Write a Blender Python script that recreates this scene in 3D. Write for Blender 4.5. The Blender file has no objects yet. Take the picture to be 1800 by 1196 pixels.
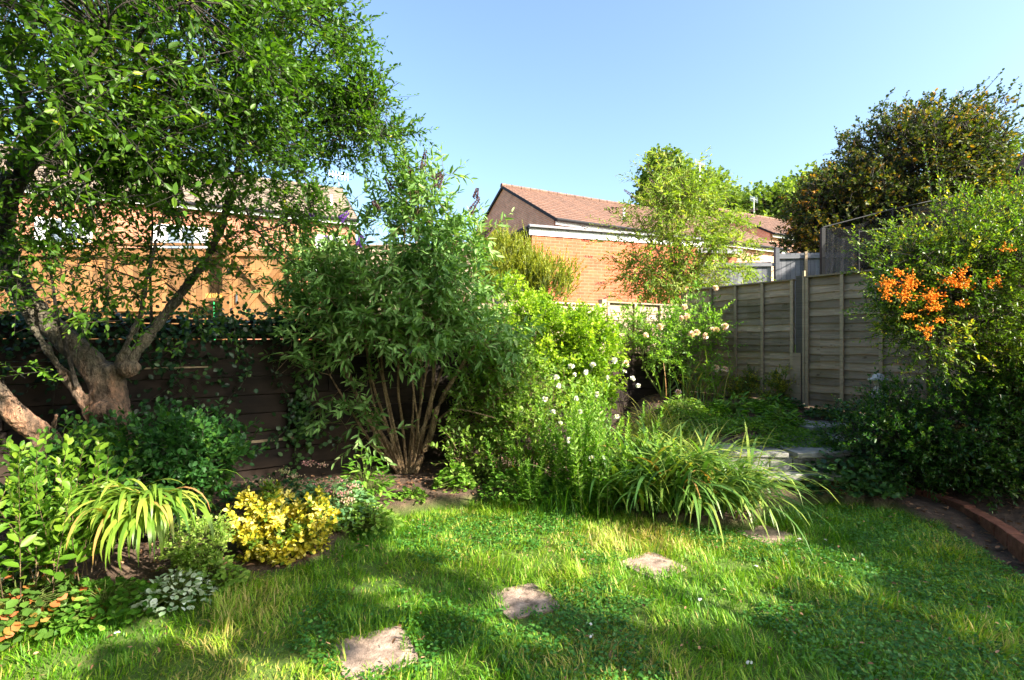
import bpy, math, random
import numpy as np
from mathutils import Vector
rng = np.random.default_rng(7); random.seed(7)
sc = bpy.context.scene
C = sc.collection
# ------------------------------------------------------------------ camera, sky, sun, exposure
EYE = 1.6
cam = bpy.data.cameras.new('camera'); cam.lens = 18.0; cam.sensor_width = 36.0
cam.clip_start = 0.05; cam.clip_end = 2000
co = bpy.data.objects.new('camera', cam); C.objects.link(co)
co.location = (0, 0, EYE); co.rotation_euler = (math.radians(90.0), 0, 0)
sc.camera = co
SUN_EL = math.radians(32); SH = (0.862, -0.507); TAN = math.tan(SUN_EL)
sd = Vector((SH[0]*math.cos(SUN_EL), SH[1]*math.cos(SUN_EL), math.sin(SUN_EL))).normalized()
w = bpy.data.worlds.new('World'); sc.world = w; w.use_nodes = True
nt = w.node_tree
sky = nt.nodes.new('ShaderNodeTexSky'); sky.sky_type = 'NISHITA'; sky.sun_disc = False
sky.sun_elevation = SUN_EL; sky.sun_rotation = math.atan2(SH[0], SH[1])
sky.air_density = 1.0; sky.dust_density = 3.0; sky.ozone_density = 1.0
bg = nt.nodes['Background']; bg.inputs[1].default_value = 0.10
tn = nt.nodes.new('ShaderNodeMix'); tn.data_type = 'RGBA'; tn.blend_type = 'MULTIPLY'; tn.inputs[0].default_value = 1; tn.inputs[7].default_value = (.90, 1.0, 1.05, 1)
nt.links.new(sky.outputs[0], tn.inputs[6]); nt.links.new(tn.outputs[2], bg.inputs[0])
sl = bpy.data.lights.new('sun', 'SUN'); sl.energy = 5.0; sl.angle = math.radians(0.6); sl.color = (1, 0.91, 0.74)
so = bpy.data.objects.new('sun', sl); C.objects.link(so)
so.rotation_euler = sd.to_track_quat('Z', 'Y').to_euler(); so.location = (10, -5, 10)
sc.view_settings.view_transform = 'Standard'; sc.view_settings.look = 'None'
sc.view_settings.exposure = 2.05; sc.view_settings.gamma = 1.0
sc.cycles.max_bounces = 8; sc.cycles.transparent_max_bounces = 12
# ------------------------------------------------------------------ helpers
def P(px, py, d):
    return np.array([(px-900)/900*d, d, EYE+(598-py)/900*d])
def U(v):
    v = np.asarray(v, float); return v/np.maximum(np.linalg.norm(v, axis=-1, keepdims=True), 1e-9)
MATS = {}
def nmat(name):
    m = bpy.data.materials.new(name); m.use_nodes = True; nt = m.node_tree
    b = nt.nodes['Principled BSDF']; return m, nt, b
def ramp(nt, fac, stops, interp='LINEAR'):
    r = nt.nodes.new('ShaderNodeValToRGB'); r.color_ramp.interpolation = interp
    els = r.color_ramp.elements
    while len(els) < len(stops): els.new(0.5)
    for e, (p, c) in zip(els, stops):
        e.position = p; e.color = (*c, 1)
    nt.links.new(fac, r.inputs[0]); return r.outputs[0]
def noise(nt, scale, detail=4, vec=None, rough=0.6):
    n = nt.nodes.new('ShaderNodeTexNoise'); n.inputs['Scale'].default_value = scale
    n.inputs['Detail'].default_value = detail; n.inputs['Roughness'].default_value = rough
    if vec is not None: nt.links.new(vec, n.inputs['Vector'])
    return n.outputs['Fac']
def mapping(nt, src, scale=(1, 1, 1)):
    tc = nt.nodes.new('ShaderNodeTexCoord'); mp = nt.nodes.new('ShaderNodeMapping')
    mp.inputs['Scale'].default_value = scale
    nt.links.new(tc.outputs[src], mp.inputs[0]); return mp.outputs[0]
def mixc(nt, a, b, fac, mode='MIX'):
    m = nt.nodes.new('ShaderNodeMix'); m.data_type = 'RGBA'; m.blend_type = mode
    for i, v in ((0, fac), (6, a), (7, b)):
        if isinstance(v, (int, float)): m.inputs[i].default_value = v
        elif isinstance(v, tuple): m.inputs[i].default_value = (*v, 1)
        else: nt.links.new(v, m.inputs[i])
    return m.outputs[2]
def bump(nt, b, h, strength=0.5, dist=0.01):
    n = nt.nodes.new('ShaderNodeBump'); n.inputs['Strength'].default_value = strength
    n.inputs['Distance'].default_value = dist
    nt.links.new(h, n.inputs['Height']); nt.links.new(n.outputs[0], b.inputs['Normal'])
def leaf_mat(name, stops, trans=0.4, rough=0.45, tcol=1.6, spec=0.35):
    m, nt, b = nmat(name)
    at = nt.nodes.new('ShaderNodeAttribute'); at.attribute_name = 'var'
    c = ramp(nt, at.outputs['Fac'], stops)
    nt.links.new(c, b.inputs['Base Color']); b.inputs['Roughness'].default_value = rough
    b.inputs['Specular IOR Level'].default_value = spec
    tr = nt.nodes.new('ShaderNodeBsdfTranslucent')
    tc = mixc(nt, c, (tcol*0.95, tcol, tcol*0.3), 1.0, 'MULTIPLY')
    nt.links.new(tc, tr.inputs[0])
    ms = nt.nodes.new('ShaderNodeMixShader'); ms.inputs[0].default_value = trans
    nt.links.new(b.outputs[0], ms.inputs[1]); nt.links.new(tr.outputs[0], ms.inputs[2])
    nt.links.new(ms.outputs[0], nt.nodes['Material Output'].inputs[0])
    return m
def wood_mat(name, c1, c2, c3, scale=1.0, rough=0.8, bmp=0.4):
    m, nt, b = nmat(name)
    uv = mapping(nt, 'UV', (2*scale, 40*scale, 1)); uv2 = mapping(nt, 'UV', (1.3, 2.5, 1))
    g = noise(nt, 1.0, 5, uv); st = noise(nt, 1.2, 4, uv2)
    c = ramp(nt, g, [(0.3, c1), (0.7, c2)])
    c = mixc(nt, c, c3, ramp(nt, st, [(0.4, (0, 0, 0)), (0.7, (1, 1, 1))]))
    at = nt.nodes.new('ShaderNodeAttribute'); at.attribute_name = 'var'
    v = ramp(nt, at.outputs['Fac'], [(0, (0.6, 0.6, 0.6)), (1, (1.3, 1.26, 1.2))])
    kn = ramp(nt, noise(nt, 1.0, 3, mapping(nt, 'UV', (7, 16, 1))), [(.27, (.45, .4, .36)), (.36, (1, 1, 1))]); v = mixc(nt, v, kn, 1.0, 'MULTIPLY')
    c = mixc(nt, c, v, 1.0, 'MULTIPLY')
    nt.links.new(c, b.inputs['Base Color']); b.inputs['Roughness'].default_value = rough; b.inputs['Specular IOR Level'].default_value = .15
    bump(nt, b, g, bmp, 0.004); return m
def brick_mat(name, c1, c2, mortar, bw=0.225, bh=0.075, ms=0.011, bmp=0.6):
    m, nt, b = nmat(name)
    uv = mapping(nt, 'UV')
    t = nt.nodes.new('ShaderNodeTexBrick'); nt.links.new(uv, t.inputs[0])
    t.inputs['Color1'].default_value = (*c1, 1); t.inputs['Color2'].default_value = (*c2, 1)
    t.inputs['Mortar'].default_value = (*mortar, 1); t.inputs['Scale'].default_value = 1
    t.inputs['Mortar Size'].default_value = ms; t.inputs['Mortar Smooth'].default_value = 0.2
    t.inputs['Brick Width'].default_value = bw; t.inputs['Row Height'].default_value = bh
    n = noise(nt, 3.0, 5, uv)
    c = mixc(nt, t.outputs[0], ramp(nt, n, [(0.3, (0.75, 0.72, 0.7)), (0.75, (1.2, 1.2, 1.2))]), 1.0, 'MULTIPLY')
    nt.links.new(c, b.inputs['Base Color']); b.inputs['Roughness'].default_value = 0.9
    inv = nt.nodes.new('ShaderNodeInvert'); nt.links.new(t.outputs['Fac'], inv.inputs[1])
    bump(nt, b, inv.outputs[0], bmp, 0.01); return m
def tile_mat(name, c1, c2, tw=0.3, th=0.3):
    m, nt, b = nmat(name)
    uv = mapping(nt, 'UV')
    t = nt.nodes.new('ShaderNodeTexBrick'); nt.links.new(uv, t.inputs[0])
    t.inputs['Color1'].default_value = (*c1, 1); t.inputs['Color2'].default_value = (*c2, 1)
    t.inputs['Mortar'].default_value = (c1[0]*.45, c1[1]*.45, c1[2]*.45, 1); t.inputs['Scale'].default_value = 1
    t.inputs['Mortar Size'].default_value = 0.02; t.inputs['Mortar Smooth'].default_value = 0.6
    t.inputs['Brick Width'].default_value = tw; t.inputs['Row Height'].default_value = th
    n = noise(nt, 1.5, 6, uv)
    c = mixc(nt, t.outputs[0], ramp(nt, n, [(0.3, (0.7, 0.7, 0.68)), (0.7, (1.25, 1.2, 1.1))]), 1.0, 'MULTIPLY')
    nt.links.new(c, b.inputs['Base Color']); b.inputs['Roughness'].default_value = 0.85
    bump(nt, b, noise(nt, 30, 3, uv), 0.3, 0.01); return m
def plain(name, col, rough=0.6, nscale=8, namt=0.25, metal=0, bmp=0.15, src='Object'):
    m, nt, b = nmat(name)
    v = mapping(nt, src); n = noise(nt, nscale, 5, v)
    lo = tuple(c*(1-namt) for c in col); hi = tuple(min(1, c*(1+namt)) for c in col)
    nt.links.new(ramp(nt, n, [(0.3, lo), (0.7, hi)]), b.inputs['Base Color'])
    b.inputs['Roughness'].default_value = rough; b.inputs['Metallic'].default_value = metal
    b.inputs['Specular IOR Level'].default_value = .5 if rough < .5 else .15
    if bmp: bump(nt, b, noise(nt, nscale*6, 4, v), bmp, 0.01)
    return m
def bark_mat(name, c1, c2, c3, sc_=1.0, moss=False):
    m, nt, b = nmat(name)
    v = mapping(nt, 'Object', (1, 1, 0.45)); n1 = noise(nt, 5*sc_, 6, v, 0.7); n2 = noise(nt, 28*sc_, 5, v, 0.7)
    c = ramp(nt, n1, [(0.36, c1), (0.5, c2), (0.64, c3)])
    if moss:
        g2 = ramp(nt, noise(nt, 4, 5, v), [(.35, (.03, .032, .022)), (.5, (.08, .08, .055)), (.65, (.17, .15, .11))])
        sp = nt.nodes.new('ShaderNodeSeparateXYZ'); tc = nt.nodes.new('ShaderNodeTexCoord'); nt.links.new(tc.outputs['Object'], sp.inputs[0])
        mz = nt.nodes.new('ShaderNodeMath'); mz.operation = 'MULTIPLY'; mz.inputs[1].default_value = .5; nt.links.new(sp.outputs[2], mz.inputs[0])
        c = mixc(nt, c, g2, ramp(nt, mz.outputs[0], [(.48, (0, 0, 0)), (.66, (.92, .92, .92))]))
    c = mixc(nt, c, ramp(nt, n2, [(0.35, (0.45, 0.45, 0.45)), (0.6, (1.15, 1.15, 1.15))]), 1.0, 'MULTIPLY')
    nt.links.new(c, b.inputs['Base Color']); b.inputs['Roughness'].default_value = 0.85
    mm = nt.nodes.new('ShaderNodeMath'); mm.operation = 'ADD'
    nt.links.new(n1, mm.inputs[0]); nt.links.new(n2, mm.inputs[1])
    c2_ = ramp(nt, noise(nt, 14*sc_, 8, mapping(nt, 'Object', (2.2, 2.2, .35)), .8), [(.40, (.3, .27, .25)), (.5, (1, 1, 1))]); c = mixc(nt, c, c2_, 1.0, 'MULTIPLY'); nt.links.new(c, b.inputs['Base Color'])
    bump(nt, b, mm.outputs[0], 1.0, 0.06); return m
G = dict
M = dict(
 plum=leaf_mat('plum_leaf', [(0, (.03, .08, .010)), (.5, (.07, .16, .016)), (.9, (.16, .27, .02)), (1, (.42, .42, .02))], .45),
 shade=leaf_mat('shade_tree_leaf', [(0, (.02, .05, .01)), (1, (.05, .11, .02))], .06),
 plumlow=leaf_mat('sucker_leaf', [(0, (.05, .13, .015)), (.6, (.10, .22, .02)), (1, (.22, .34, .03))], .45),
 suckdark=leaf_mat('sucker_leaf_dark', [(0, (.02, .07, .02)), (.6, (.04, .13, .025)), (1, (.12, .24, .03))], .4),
 budd=leaf_mat('buddleia_leaf', [(0, (.05, .12, .025)), (.5, (.125, .25, .06)), (.85, (.22, .36, .115)), (1, (.36, .48, .19))], .3, .6),
 budl=leaf_mat('buddleia_leaf_light', [(0, (.09, .16, .02)), (.6, (.19, .28, .04)), (1, (.34, .36, .07))], .4, .6),
 choi=leaf_mat('choisya_leaf', [(0, (.09, .19, .010)), (.5, (.20, .34, .018)), (1, (.38, .50, .05))], .4),
 mid=leaf_mat('mixed_leaf', [(0, (.05, .14, .015)), (.5, (.13, .28, .03)), (1, (.28, .44, .07))], .4),
 pale=leaf_mat('pale_leaf', [(0, (.10, .20, .03)), (.5, (.2, .33, .05)), (1, (.36, .44, .10))], .4),
 heath=leaf_mat('heath_leaf', [(0, (.12, .17, .02)), (.6, (.26, .29, .03)), (1, (.42, .38, .05))], .35),
 gold=leaf_mat('golden_leaf', [(0, (.10, .18, .02)), (.3, (.36, .33, .02)), (.7, (.68, .56, .05)), (1, (.85, .74, .22))], .3, .4, 1.2),
 lily=leaf_mat('strap_leaf', [(0, (.05, .13, .03)), (.5, (.12, .23, .04)), (.88, (.3, .37, .07)), (1, (.42, .22, .08))], .35, .4),
 croc=leaf_mat('sword_leaf', [(0, (.07, .16, .02)), (.55, (.18, .29, .035)), (.85, (.32, .38, .06)), (1, (.42, .21, .08))], .35, .4),
 sedge=leaf_mat('sedge_leaf', [(0, (.14, .2, .03)), (.6, (.3, .36, .05)), (1, (.5, .42, .12))], .35, .45),
 grass=leaf_mat('grass_blade', [(0, (.045, .16, .006)), (.45, (.125, .29, .012)), (.82, (.29, .42, .03)), (1, (.50, .40, .14))], .32, .5, 1.5),
 clover=leaf_mat('clover_leaf', [(0, (.025, .105, .015)), (.5, (.055, .18, .028)), (1, (.14, .31, .05))], .3),
 ivy=leaf_mat('ivy_leaf', [(0, (.008, .03, .012)), (.6, (.018, .06, .022)), (1, (.07, .16, .04))], .25, .35),  # leaf green darkened: shade on the wall ivy is put into the colour
 hedge=leaf_mat('hedge_leaf', [(0, (.02, .07, .012)), (.5, (.045, .13, .02)), (.9, (.11, .22, .03)), (1, (.2, .3, .05))], .35, .3, 1.6, .5),
 pyra=leaf_mat('firethorn_leaf', [(0, (.04, .10, .012)), (.5, (.10, .19, .02)), (.85, (.22, .3, .03)), (1, (.42, .36, .05))], .38, .35),
 haw=leaf_mat('hawthorn_leaf', [(0, (.03, .055, .01)), (.45, (.09, .11, .016)), (.7, (.26, .18, .02)), (1, (.45, .20, .03))], .3, .6),
 far=leaf_mat('far_leaf', [(0, (.07, .13, .02)), (.6, (.16, .24, .04)), (1, (.3, .36, .07))], .3, .7),
 heu=leaf_mat('red_leaf', [(0, (.05, .11, .02)), (.5, (.10, .2, .03)), (.75, (.4, .12, .04)), (1, (.6, .22, .1))], .3),
 silver=leaf_mat('silver_leaf', [(0, (.10, .25, .06)), (.6, (.45, .52, .4)), (1, (.75, .8, .7))], .2),
 sedum=leaf_mat('sedum_leaf', [(0, (.05, .14, .05)), (.6, (.12, .24, .09)), (1, (.22, .34, .12))], .25),
 litter=leaf_mat('litter_leaf', [(0, (.06, .03, .018)), (.6, (.2, .1, .05)), (1, (.42, .24, .14))], .1, .8),
 white=leaf_mat('white_petal', [(0, (.7, .7, .74)), (1, (.92, .9, .92))], .3, .6, 1.0),
 pink=leaf_mat('pink_petal', [(0, (.85, .5, .5)), (.5, (.9, .68, .64)), (1, (.95, .85, .8))], .3, .6, 1.0),
 purple=leaf_mat('purple_petal', [(0, (.10, .03, .28)), (1, (.28, .12, .62))], .2, .6, 1.0),
 spent=leaf_mat('spent_petal', [(0, (.06, .04, .06)), (1, (.16, .08, .08))], .1, .8, 1.0),
 sedfl=leaf_mat('sedum_petal', [(0, (.3, .36, .12)), (.5, (.45, .3, .22)), (1, (.55, .22, .25))], .2, .8, 1.0),
 orange=plain('berry_orange', (.85, .24, .01), .6, 30, .3),
 bark=bark_mat('plum_bark', (.03, .022, .016), (.24, .15, .10), (.62, .32, .19), 1, True),
 barkd=bark_mat('dark_bark', (.018, .015, .012), (.05, .04, .028), (.09, .07, .05), 2),
 barky=bark_mat('young_bark', (.22, .17, .06), (.42, .33, .12), (.5, .42, .2), 2),
 barkg=bark_mat('grey_green_bark', (.05, .05, .035), (.13, .13, .09), (.26, .2, .13)),
 stem=bark_mat('stem_bark', (.16, .10, .05), (.33, .22, .11), (.5, .36, .2), 3),
 gstem=plain('green_stem', (.12, .16, .04), .6, 20),
 pine=wood_mat('pine_board', (.27, .125, .05), (.40, .20, .085), (.20, .115, .06)),
 greyw=wood_mat('weathered_lap', (.25, .185, .13), (.43, .335, .25), (.19, .15, .09)),
 lapbr=wood_mat('brown_lap', (.36, .25, .18), (.52, .40, .31), (.42, .35, .27)),
 bluew=wood_mat('shaded_board', (.13, .14, .17), (.22, .23, .27), (.14, .15, .17)),
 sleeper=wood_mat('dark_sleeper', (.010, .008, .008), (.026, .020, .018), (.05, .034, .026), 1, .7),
 post=wood_mat('post_wood', (.22, .17, .115), (.38, .3, .21), (.28, .22, .15)),
 postd=wood_mat('dark_post_wood', (.05, .045, .04), (.1, .09, .08), (.07, .06, .05)),
 brickr=brick_mat('garage_brick', (.50, .125, .055), (.40, .09, .04), (.40, .17, .10)),
 brickp=brick_mat('house_brick', (.66, .30, .19), (.56, .25, .16), (.58, .46, .38)),
 bricko=brick_mat('left_house_brick', (.36, .13, .07), (.28, .10, .055), (.30, .20, .14)),
 tileg=tile_mat('brown_roof_tile', (.23, .18, .145), (.17, .135, .11)),
 tiler=tile_mat('red_roof_tile', (.185, .10, .075), (.14, .08, .062)),
 tiled=tile_mat('dark_roof_tile', (.12, .06, .05), (.09, .045, .04)),
 upvc=plain('white_plastic', (.8, .8, .8), .35, 3, .05, 0, 0),
 black=plain('black_plastic', (.015, .015, .018), .6, 5, .2, 0, 0),
 grey=plain('grey_trim', (.25, .25, .27), .6, 5, .2),
 metal=plain('aerial_metal', (.5, .5, .5), .35, 5, .1, .9, 0),
 slab=plain('stone_slab', (.32, .235, .19), .9, 14, .6, 0, .9),
 slabg=plain('grey_slab', (.22, .215, .20), .9, 7, .4, 0, .5),
 stone=plain('statue_stone', (.45, .43, .42), .85, 12, .35, 0, .5),
 rock=plain('rock_stone', (.32, .27, .18), .9, 8, .4, 0, .6),
 edge=plain('edging_brick', (.17, .07, .045), .9, 9, .55, 0, .7),
 green=plain('green_handle', (.02, .32, .10), .4, 5, .1, 0, 0),
 bristle=plain('yellow_bristle', (.75, .42, .12), .8, 60, .4),
 curtain=plain('curtain_cloth', (.62, .62, .66), .8, 6, .3),
)
m, nt_, b_ = nmat('window_glass'); b_.inputs['Base Color'].default_value = (.12, .15, .2, 1); b_.inputs['Roughness'].default_value = .06
b_.inputs['Specular IOR Level'].default_value = 1.0; M['glass'] = m
# net: real threads too fine to model one by one, cut out by a procedural weave
def netm(name, col, a):
    m, nt, b = nmat(name); b.inputs['Base Color'].default_value = (*col, 1); b.inputs['Roughness'].default_value = .9; b.inputs['Specular IOR Level'].default_value = 0
    uv = mapping(nt, 'UV', (1, 1, 1)); n = noise(nt, 60, 2, uv)
    r = ramp(nt, n, [(.5-.1, (a, a, a)), (.5+.12, (min(1, a+.35),)*3)])
    nt.links.new(r, b.inputs['Alpha']); return m
M['net'] = netm('dark_net', (.008, .008, .01), .35); M['net2'] = netm('grey_net', (.10, .09, .095), .5)

def tag(o, label=None, cat=None, group=None, kind=None):
    if label: o['label'] = label
    if cat: o['category'] = cat
    if group: o['group'] = group
    if kind: o['kind'] = kind
    return o
def thing(name, label, cat, loc=(0, 0, 0), group=None):
    o = bpy.data.objects.new(name, None); C.objects.link(o); o.location = tuple(loc); o.empty_display_size = .2
    return tag(o, label, cat, group)
def npmesh(name, V, Q=None, T=None, mat=None, parent=None, var=None, smooth=False, uv=False):
    V = np.asarray(V, np.float32)
    if parent is not None: V = V - np.array(parent.matrix_basis.translation if parent.parent is None else (0, 0, 0), np.float32)
    me = bpy.data.meshes.new(name)
    nq = 0 if Q is None else len(Q); ntr = 0 if T is None else len(T)
    loops = np.concatenate([np.asarray(Q).ravel() if nq else np.zeros(0, int), np.asarray(T).ravel() if ntr else np.zeros(0, int)]).astype(np.int32)
    starts = np.concatenate([np.arange(nq)*4, nq*4+np.arange(ntr)*3]).astype(np.int32)
    me.vertices.add(len(V)); me.vertices.foreach_set('co', V.ravel())
    me.loops.add(len(loops)); me.loops.foreach_set('vertex_index', loops)
    me.polygons.add(nq+ntr); me.polygons.foreach_set('loop_start', starts)
    if smooth: me.polygons.foreach_set('use_smooth', np.ones(nq+ntr, bool))
    me.update(calc_edges=True)
    if var is not None:
        a = me.attributes.new('var', 'FLOAT', 'POINT'); a.data.foreach_set('value', np.asarray(var, np.float32))
    if mat: me.materials.append(mat)
    o = bpy.data.objects.new(name, me); C.objects.link(o)
    if parent is not None: o.parent = parent
    return o
# ---- vectorised leaves: pos, dir, normal (N,3); length, width (N)
def leaf_geo(pos, d, n, L, W, var, fold=.18, curl=.15, wide=.5):
    d = U(d); s = U(np.cross(n, d)); n = np.cross(d, s)
    L = L[:, None]; W = W[:, None]*.5
    b = pos; t = pos+d*L-n*L*curl
    a1, a2 = .28, .68
    w1 = W*(.9 if wide < .6 else .85); w2 = W*(.75 if wide < .6 else 1.0)
    V = np.stack([b, pos+d*L*a1+s*w1+n*W*fold, pos+d*L*a2+s*w2+n*(W*fold-L*curl*.4), t,
                  pos+d*L*a2-s*w2+n*(W*fold-L*curl*.4), pos+d*L*a1-s*w1+n*W*fold], 1).reshape(-1, 3)
    i = np.arange(len(pos))[:, None]*6
    Q = np.concatenate([i+np.array([[0, 1, 2, 3]]), i+np.array([[0, 3, 4, 5]])], 0)
    return V, Q, np.repeat(var, 6)
# ---- vectorised tubes: paths (N,K,3), radii (N,K)
def tube_geo(Pth, R, sides=4):
    N, K, _ = Pth.shape
    T = np.gradient(Pth, axis=1); T = U(T)
    ref = np.where(np.abs(T[..., 2:3]) > .9, np.array([1., 0, 0]), np.array([0, 0, 1.]))
    A = U(np.cross(T, ref)); B = np.cross(T, A)
    ang = np.arange(sides)*2*np.pi/sides
    V = Pth[:, :, None]+R[:, :, None, None]*(A[:, :, None]*np.cos(ang)[:, None]+B[:, :, None]*np.sin(ang)[:, None])
    idx = np.arange(N*K*sides).reshape(N, K, sides)
    q = np.stack([idx[:, :-1], np.roll(idx, -1, 2)[:, :-1], np.roll(idx, -1, 2)[:, 1:], idx[:, 1:]], -1).reshape(-1, 4)
    return V.reshape(-1, 3), q
def blade_geo(base, az, el0, kap, L, W, var, segs=4, twist=0.0):
    """arching strips: el0 starting elevation, kap total bend"""
    N = len(base); t = np.linspace(0, 1, segs+1)
    el = el0[:, None]-kap[:, None]*t[None]**1.3
    out = np.stack([np.cos(az), np.sin(az), 0*az], -1); side = np.stack([-np.sin(az), np.cos(az), 0*az], -1)
    step = (L/segs)[:, None, None]*(np.cos(el)[..., None]*out[:, None]+np.sin(el)[..., None]*np.array([0, 0, 1.]))
    pos = base[:, None]+np.concatenate([np.zeros((N, 1, 3)), np.cumsum(step[:, :-1], 1)], 1)
    wd = (W[:, None]*.5*np.clip(np.minimum(.65+t*1.2, 1.0)*(1-t**3)+.02, .02, 1))[..., None]
    tw = (rng.uniform(-.5, .5, N)*twist)[:, None, None]*t[None, :, None]
    sv = side[:, None]+np.array([0, 0, 1.])*tw
    V = np.stack([pos-sv*wd, pos+sv*wd], 2)
    idx = np.arange(N*(segs+1)*2).reshape(N, segs+1, 2)
    q = np.stack([idx[:, :-1, 0], idx[:, :-1, 1], idx[:, 1:, 1], idx[:, 1:, 0]], -1).reshape(-1, 4)
    return V.reshape(-1, 3), q, np.repeat(var, (segs+1)*2)
def cat_geo(parts):
    Vs, Qs, vs, off = [], [], [], 0
    for p in parts:
        Vs.append(p[0]); Qs.append(p[1]+off); off += len(p[0])
        vs.append(p[2] if len(p) > 2 else np.full(len(p[0]), .5))
    return np.concatenate(Vs), np.concatenate(Qs), np.concatenate(vs)
UP = np.array([0, 0, 1.])
def shoots_leaves(S, D, L, k, ll, lw, spread=.9, droop=.15, upn=.8, vmean=.5, vsd=.22, start=.15, tipscale=.55, clumpvar=None, leafdroop=0., wide=.5):
    N = len(S); t = start+(1-start)*(np.arange(k)+.5)/k
    u = U(np.cross(D, UP)+1e-4); v = np.cross(D, u)
    az = (np.arange(k)*2.4)[None]+rng.uniform(0, 6.28, (N, 1))
    pos = S[:, None]+D[:, None]*(L[:, None]*t)[..., None]-UP*(droop*L[:, None]*t[None]**2)[..., None]
    p = u[:, None]*np.cos(az)[..., None]+v[:, None]*np.sin(az)[..., None]
    sp = spread*(1-.45*t)[None, :, None]
    ld = D[:, None]*np.cos(sp)+p*np.sin(sp)+rng.normal(0, .18, (N, k, 3))-UP*leafdroop
    nn = UP*upn+rng.normal(0, .45, (N, k, 3))
    sz = (1-(1-tipscale)*t)[None]*rng.uniform(.65, 1.15, (N, k))
    cv = rng.normal(0, vsd*.6, (N, 1)) if clumpvar is None else clumpvar[:, None]
    var = np.clip(vmean+cv+rng.normal(0, vsd*.7, (N, k))+.12*(t-.5)[None], 0, 1)
    f = lambda a: a.reshape(-1, a.shape[-1])
    return leaf_geo(f(pos), f(ld), f(nn), (ll*sz).ravel(), (lw*sz).ravel(), var.ravel(), wide=wide)
def twigs(S, D, L, r, droop=.15, K=4, sides=3):
    t = np.linspace(0, 1, K)
    pos = S[:, None]+D[:, None]*(L[:, None]*t)[..., None]-UP*(droop*L[:, None]*t[None]**2)[..., None]
    R = r*(1-.75*t)[None]*np.ones((len(S), 1))
    return tube_geo(pos, R, sides)
def in_ells(ells, n, shell=.35):
    w_ = np.array([e[2] if len(e) > 2 else e[1][0]*e[1][1]*e[1][2] for e in ells], float); w_ /= w_.sum()
    k = rng.choice(len(ells), n, p=w_)
    c = np.array([e[0] for e in ells])[k]; r = np.array([e[1] for e in ells])[k]
    d = U(rng.normal(0, 1, (n, 3))); rad = rng.uniform(shell, 1, n)**(1/2.2)
    off = d*rad[:, None]
    return c+off*r, U(off/r), k
def limb(pts, rads, n=8, wob=0.0):
    """smooth polyline (Catmull-Rom) with radii -> (1,K,3),(1,K)"""
    pts = np.array(pts, float); rads = np.array(rads, float); m_ = len(pts)
    if wob: pts[1:-1] += rng.normal(0, wob*1.5, pts[1:-1].shape)
    out, ro = [], []
    for i in range(m_-1):
        p0, p1, p2, p3 = pts[max(i-1, 0)], pts[i], pts[i+1], pts[min(i+2, m_-1)]
        for t in np.linspace(0, 1, n, endpoint=False):
            out.append(.5*((2*p1)+(-p0+p2)*t+(2*p0-5*p1+4*p2-p3)*t*t+(-p0+3*p1-3*p2+p3)*t**3))
            ro.append(rads[i]*(1-t)+rads[i+1]*t)
    out.append(pts[-1]); ro.append(rads[-1])
    out = np.array(out); ro = np.array(ro)
    return out[None], ro[None]
def lumpy(o, amt, scale):
    """displace a trunk with burls and ridges"""
    from mathutils import noise as mn
    for v in o.data.vertices:
        n = v.normal; c = v.co*scale
        v.co += n*(mn.noise(c)*amt+mn.noise(c*3.1)*amt*.4)
def plant(name, label, cat, base, ells, clumps, per, clump_r, sl, leaf, mat, stem='barkd', limbs=None, k=8, up=.3, out=.6, droop=.15,
          spread=.9, upn=.8, vmean=.5, vsd=.22, group=None, br=.012, twr=.003, fol='foliage', stm='stem', branches=True, shell=.35, tip=.55,
          leafdroop=0., wide=.5, nolimbobj=False, extra=None, skel=None):
    base = np.array(base, float); root = thing(name, label, cat, base, group)
    cc, od, kk = in_ells(ells, clumps, shell)
    cvar = rng.normal(0, vsd*.8, clumps)
    idx = np.repeat(np.arange(clumps), per); N = len(idx)
    S = cc[idx]+np.clip(rng.normal(0, 1, (N, 3)), -1.5, 1.5)*clump_r*.5
    D = U(od[idx]*out+UP*up+rng.normal(0, .55, (N, 3)))
    L = sl*rng.uniform(.5, 1.3, N)
    parts = [shoots_leaves(S, D, L, k, leaf[0], leaf[1], spread, droop, upn, vmean, vsd, clumpvar=cvar[idx], tipscale=tip, leafdroop=leafdroop, wide=wide)]
    if extra is not None:
        eS, eD, eL, ek = extra
        parts.append(shoots_leaves(eS, eD, eL, ek, leaf[0], leaf[1], spread, droop, upn, vmean, vsd, leafdroop=leafdroop, wide=wide))
    V, Q, vr = cat_geo(parts)
    npmesh(fol, V, Q, None, M[mat], root, vr)
    geo = [twigs(S-D*clump_r*.3, D, L+clump_r*.3, twr, droop)]
    if extra is not None: geo.append(twigs(eS, eD, eL, twr*1.6, droop, 5))
    sk = [base[None]]
    if limbs:
        for pts, rads in limbs:
            a, b = limb(pts, rads, 6); sk.append(a[0])
            if not nolimbobj: geo.append(tube_geo(a, b, 7))
    if skel is not None: sk.append(skel)
    sk = np.concatenate(sk)
    if branches:
        dd = np.linalg.norm(cc[:, None]-sk[None], axis=2)+np.maximum(0, sk[None, :, 2]-cc[:, None, 2])*1.5
        st = sk[dd.argmin(1)]; t = np.linspace(0, 1, 7)[None, :, None]
        midp = (st+cc)/2+rng.normal(0, .12, cc.shape)*np.linalg.norm(cc-st, axis=1, keepdims=True)
        pth = (1-t)**2*st[:, None]+2*t*(1-t)*midp[:, None]+t*t*cc[:, None]
        ln = np.linalg.norm(cc-st, axis=1)
        R = (br*np.clip(ln, .4, 1.6))[:, None]*np.linspace(1, .3, 7)[None]
        geo.append(tube_geo(pth, R, 4))
    V, Q, _ = cat_geo(geo)
    npmesh(stm, V, Q, None, M[stem], root, np.full(len(V), .5), True)
    return root
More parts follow.
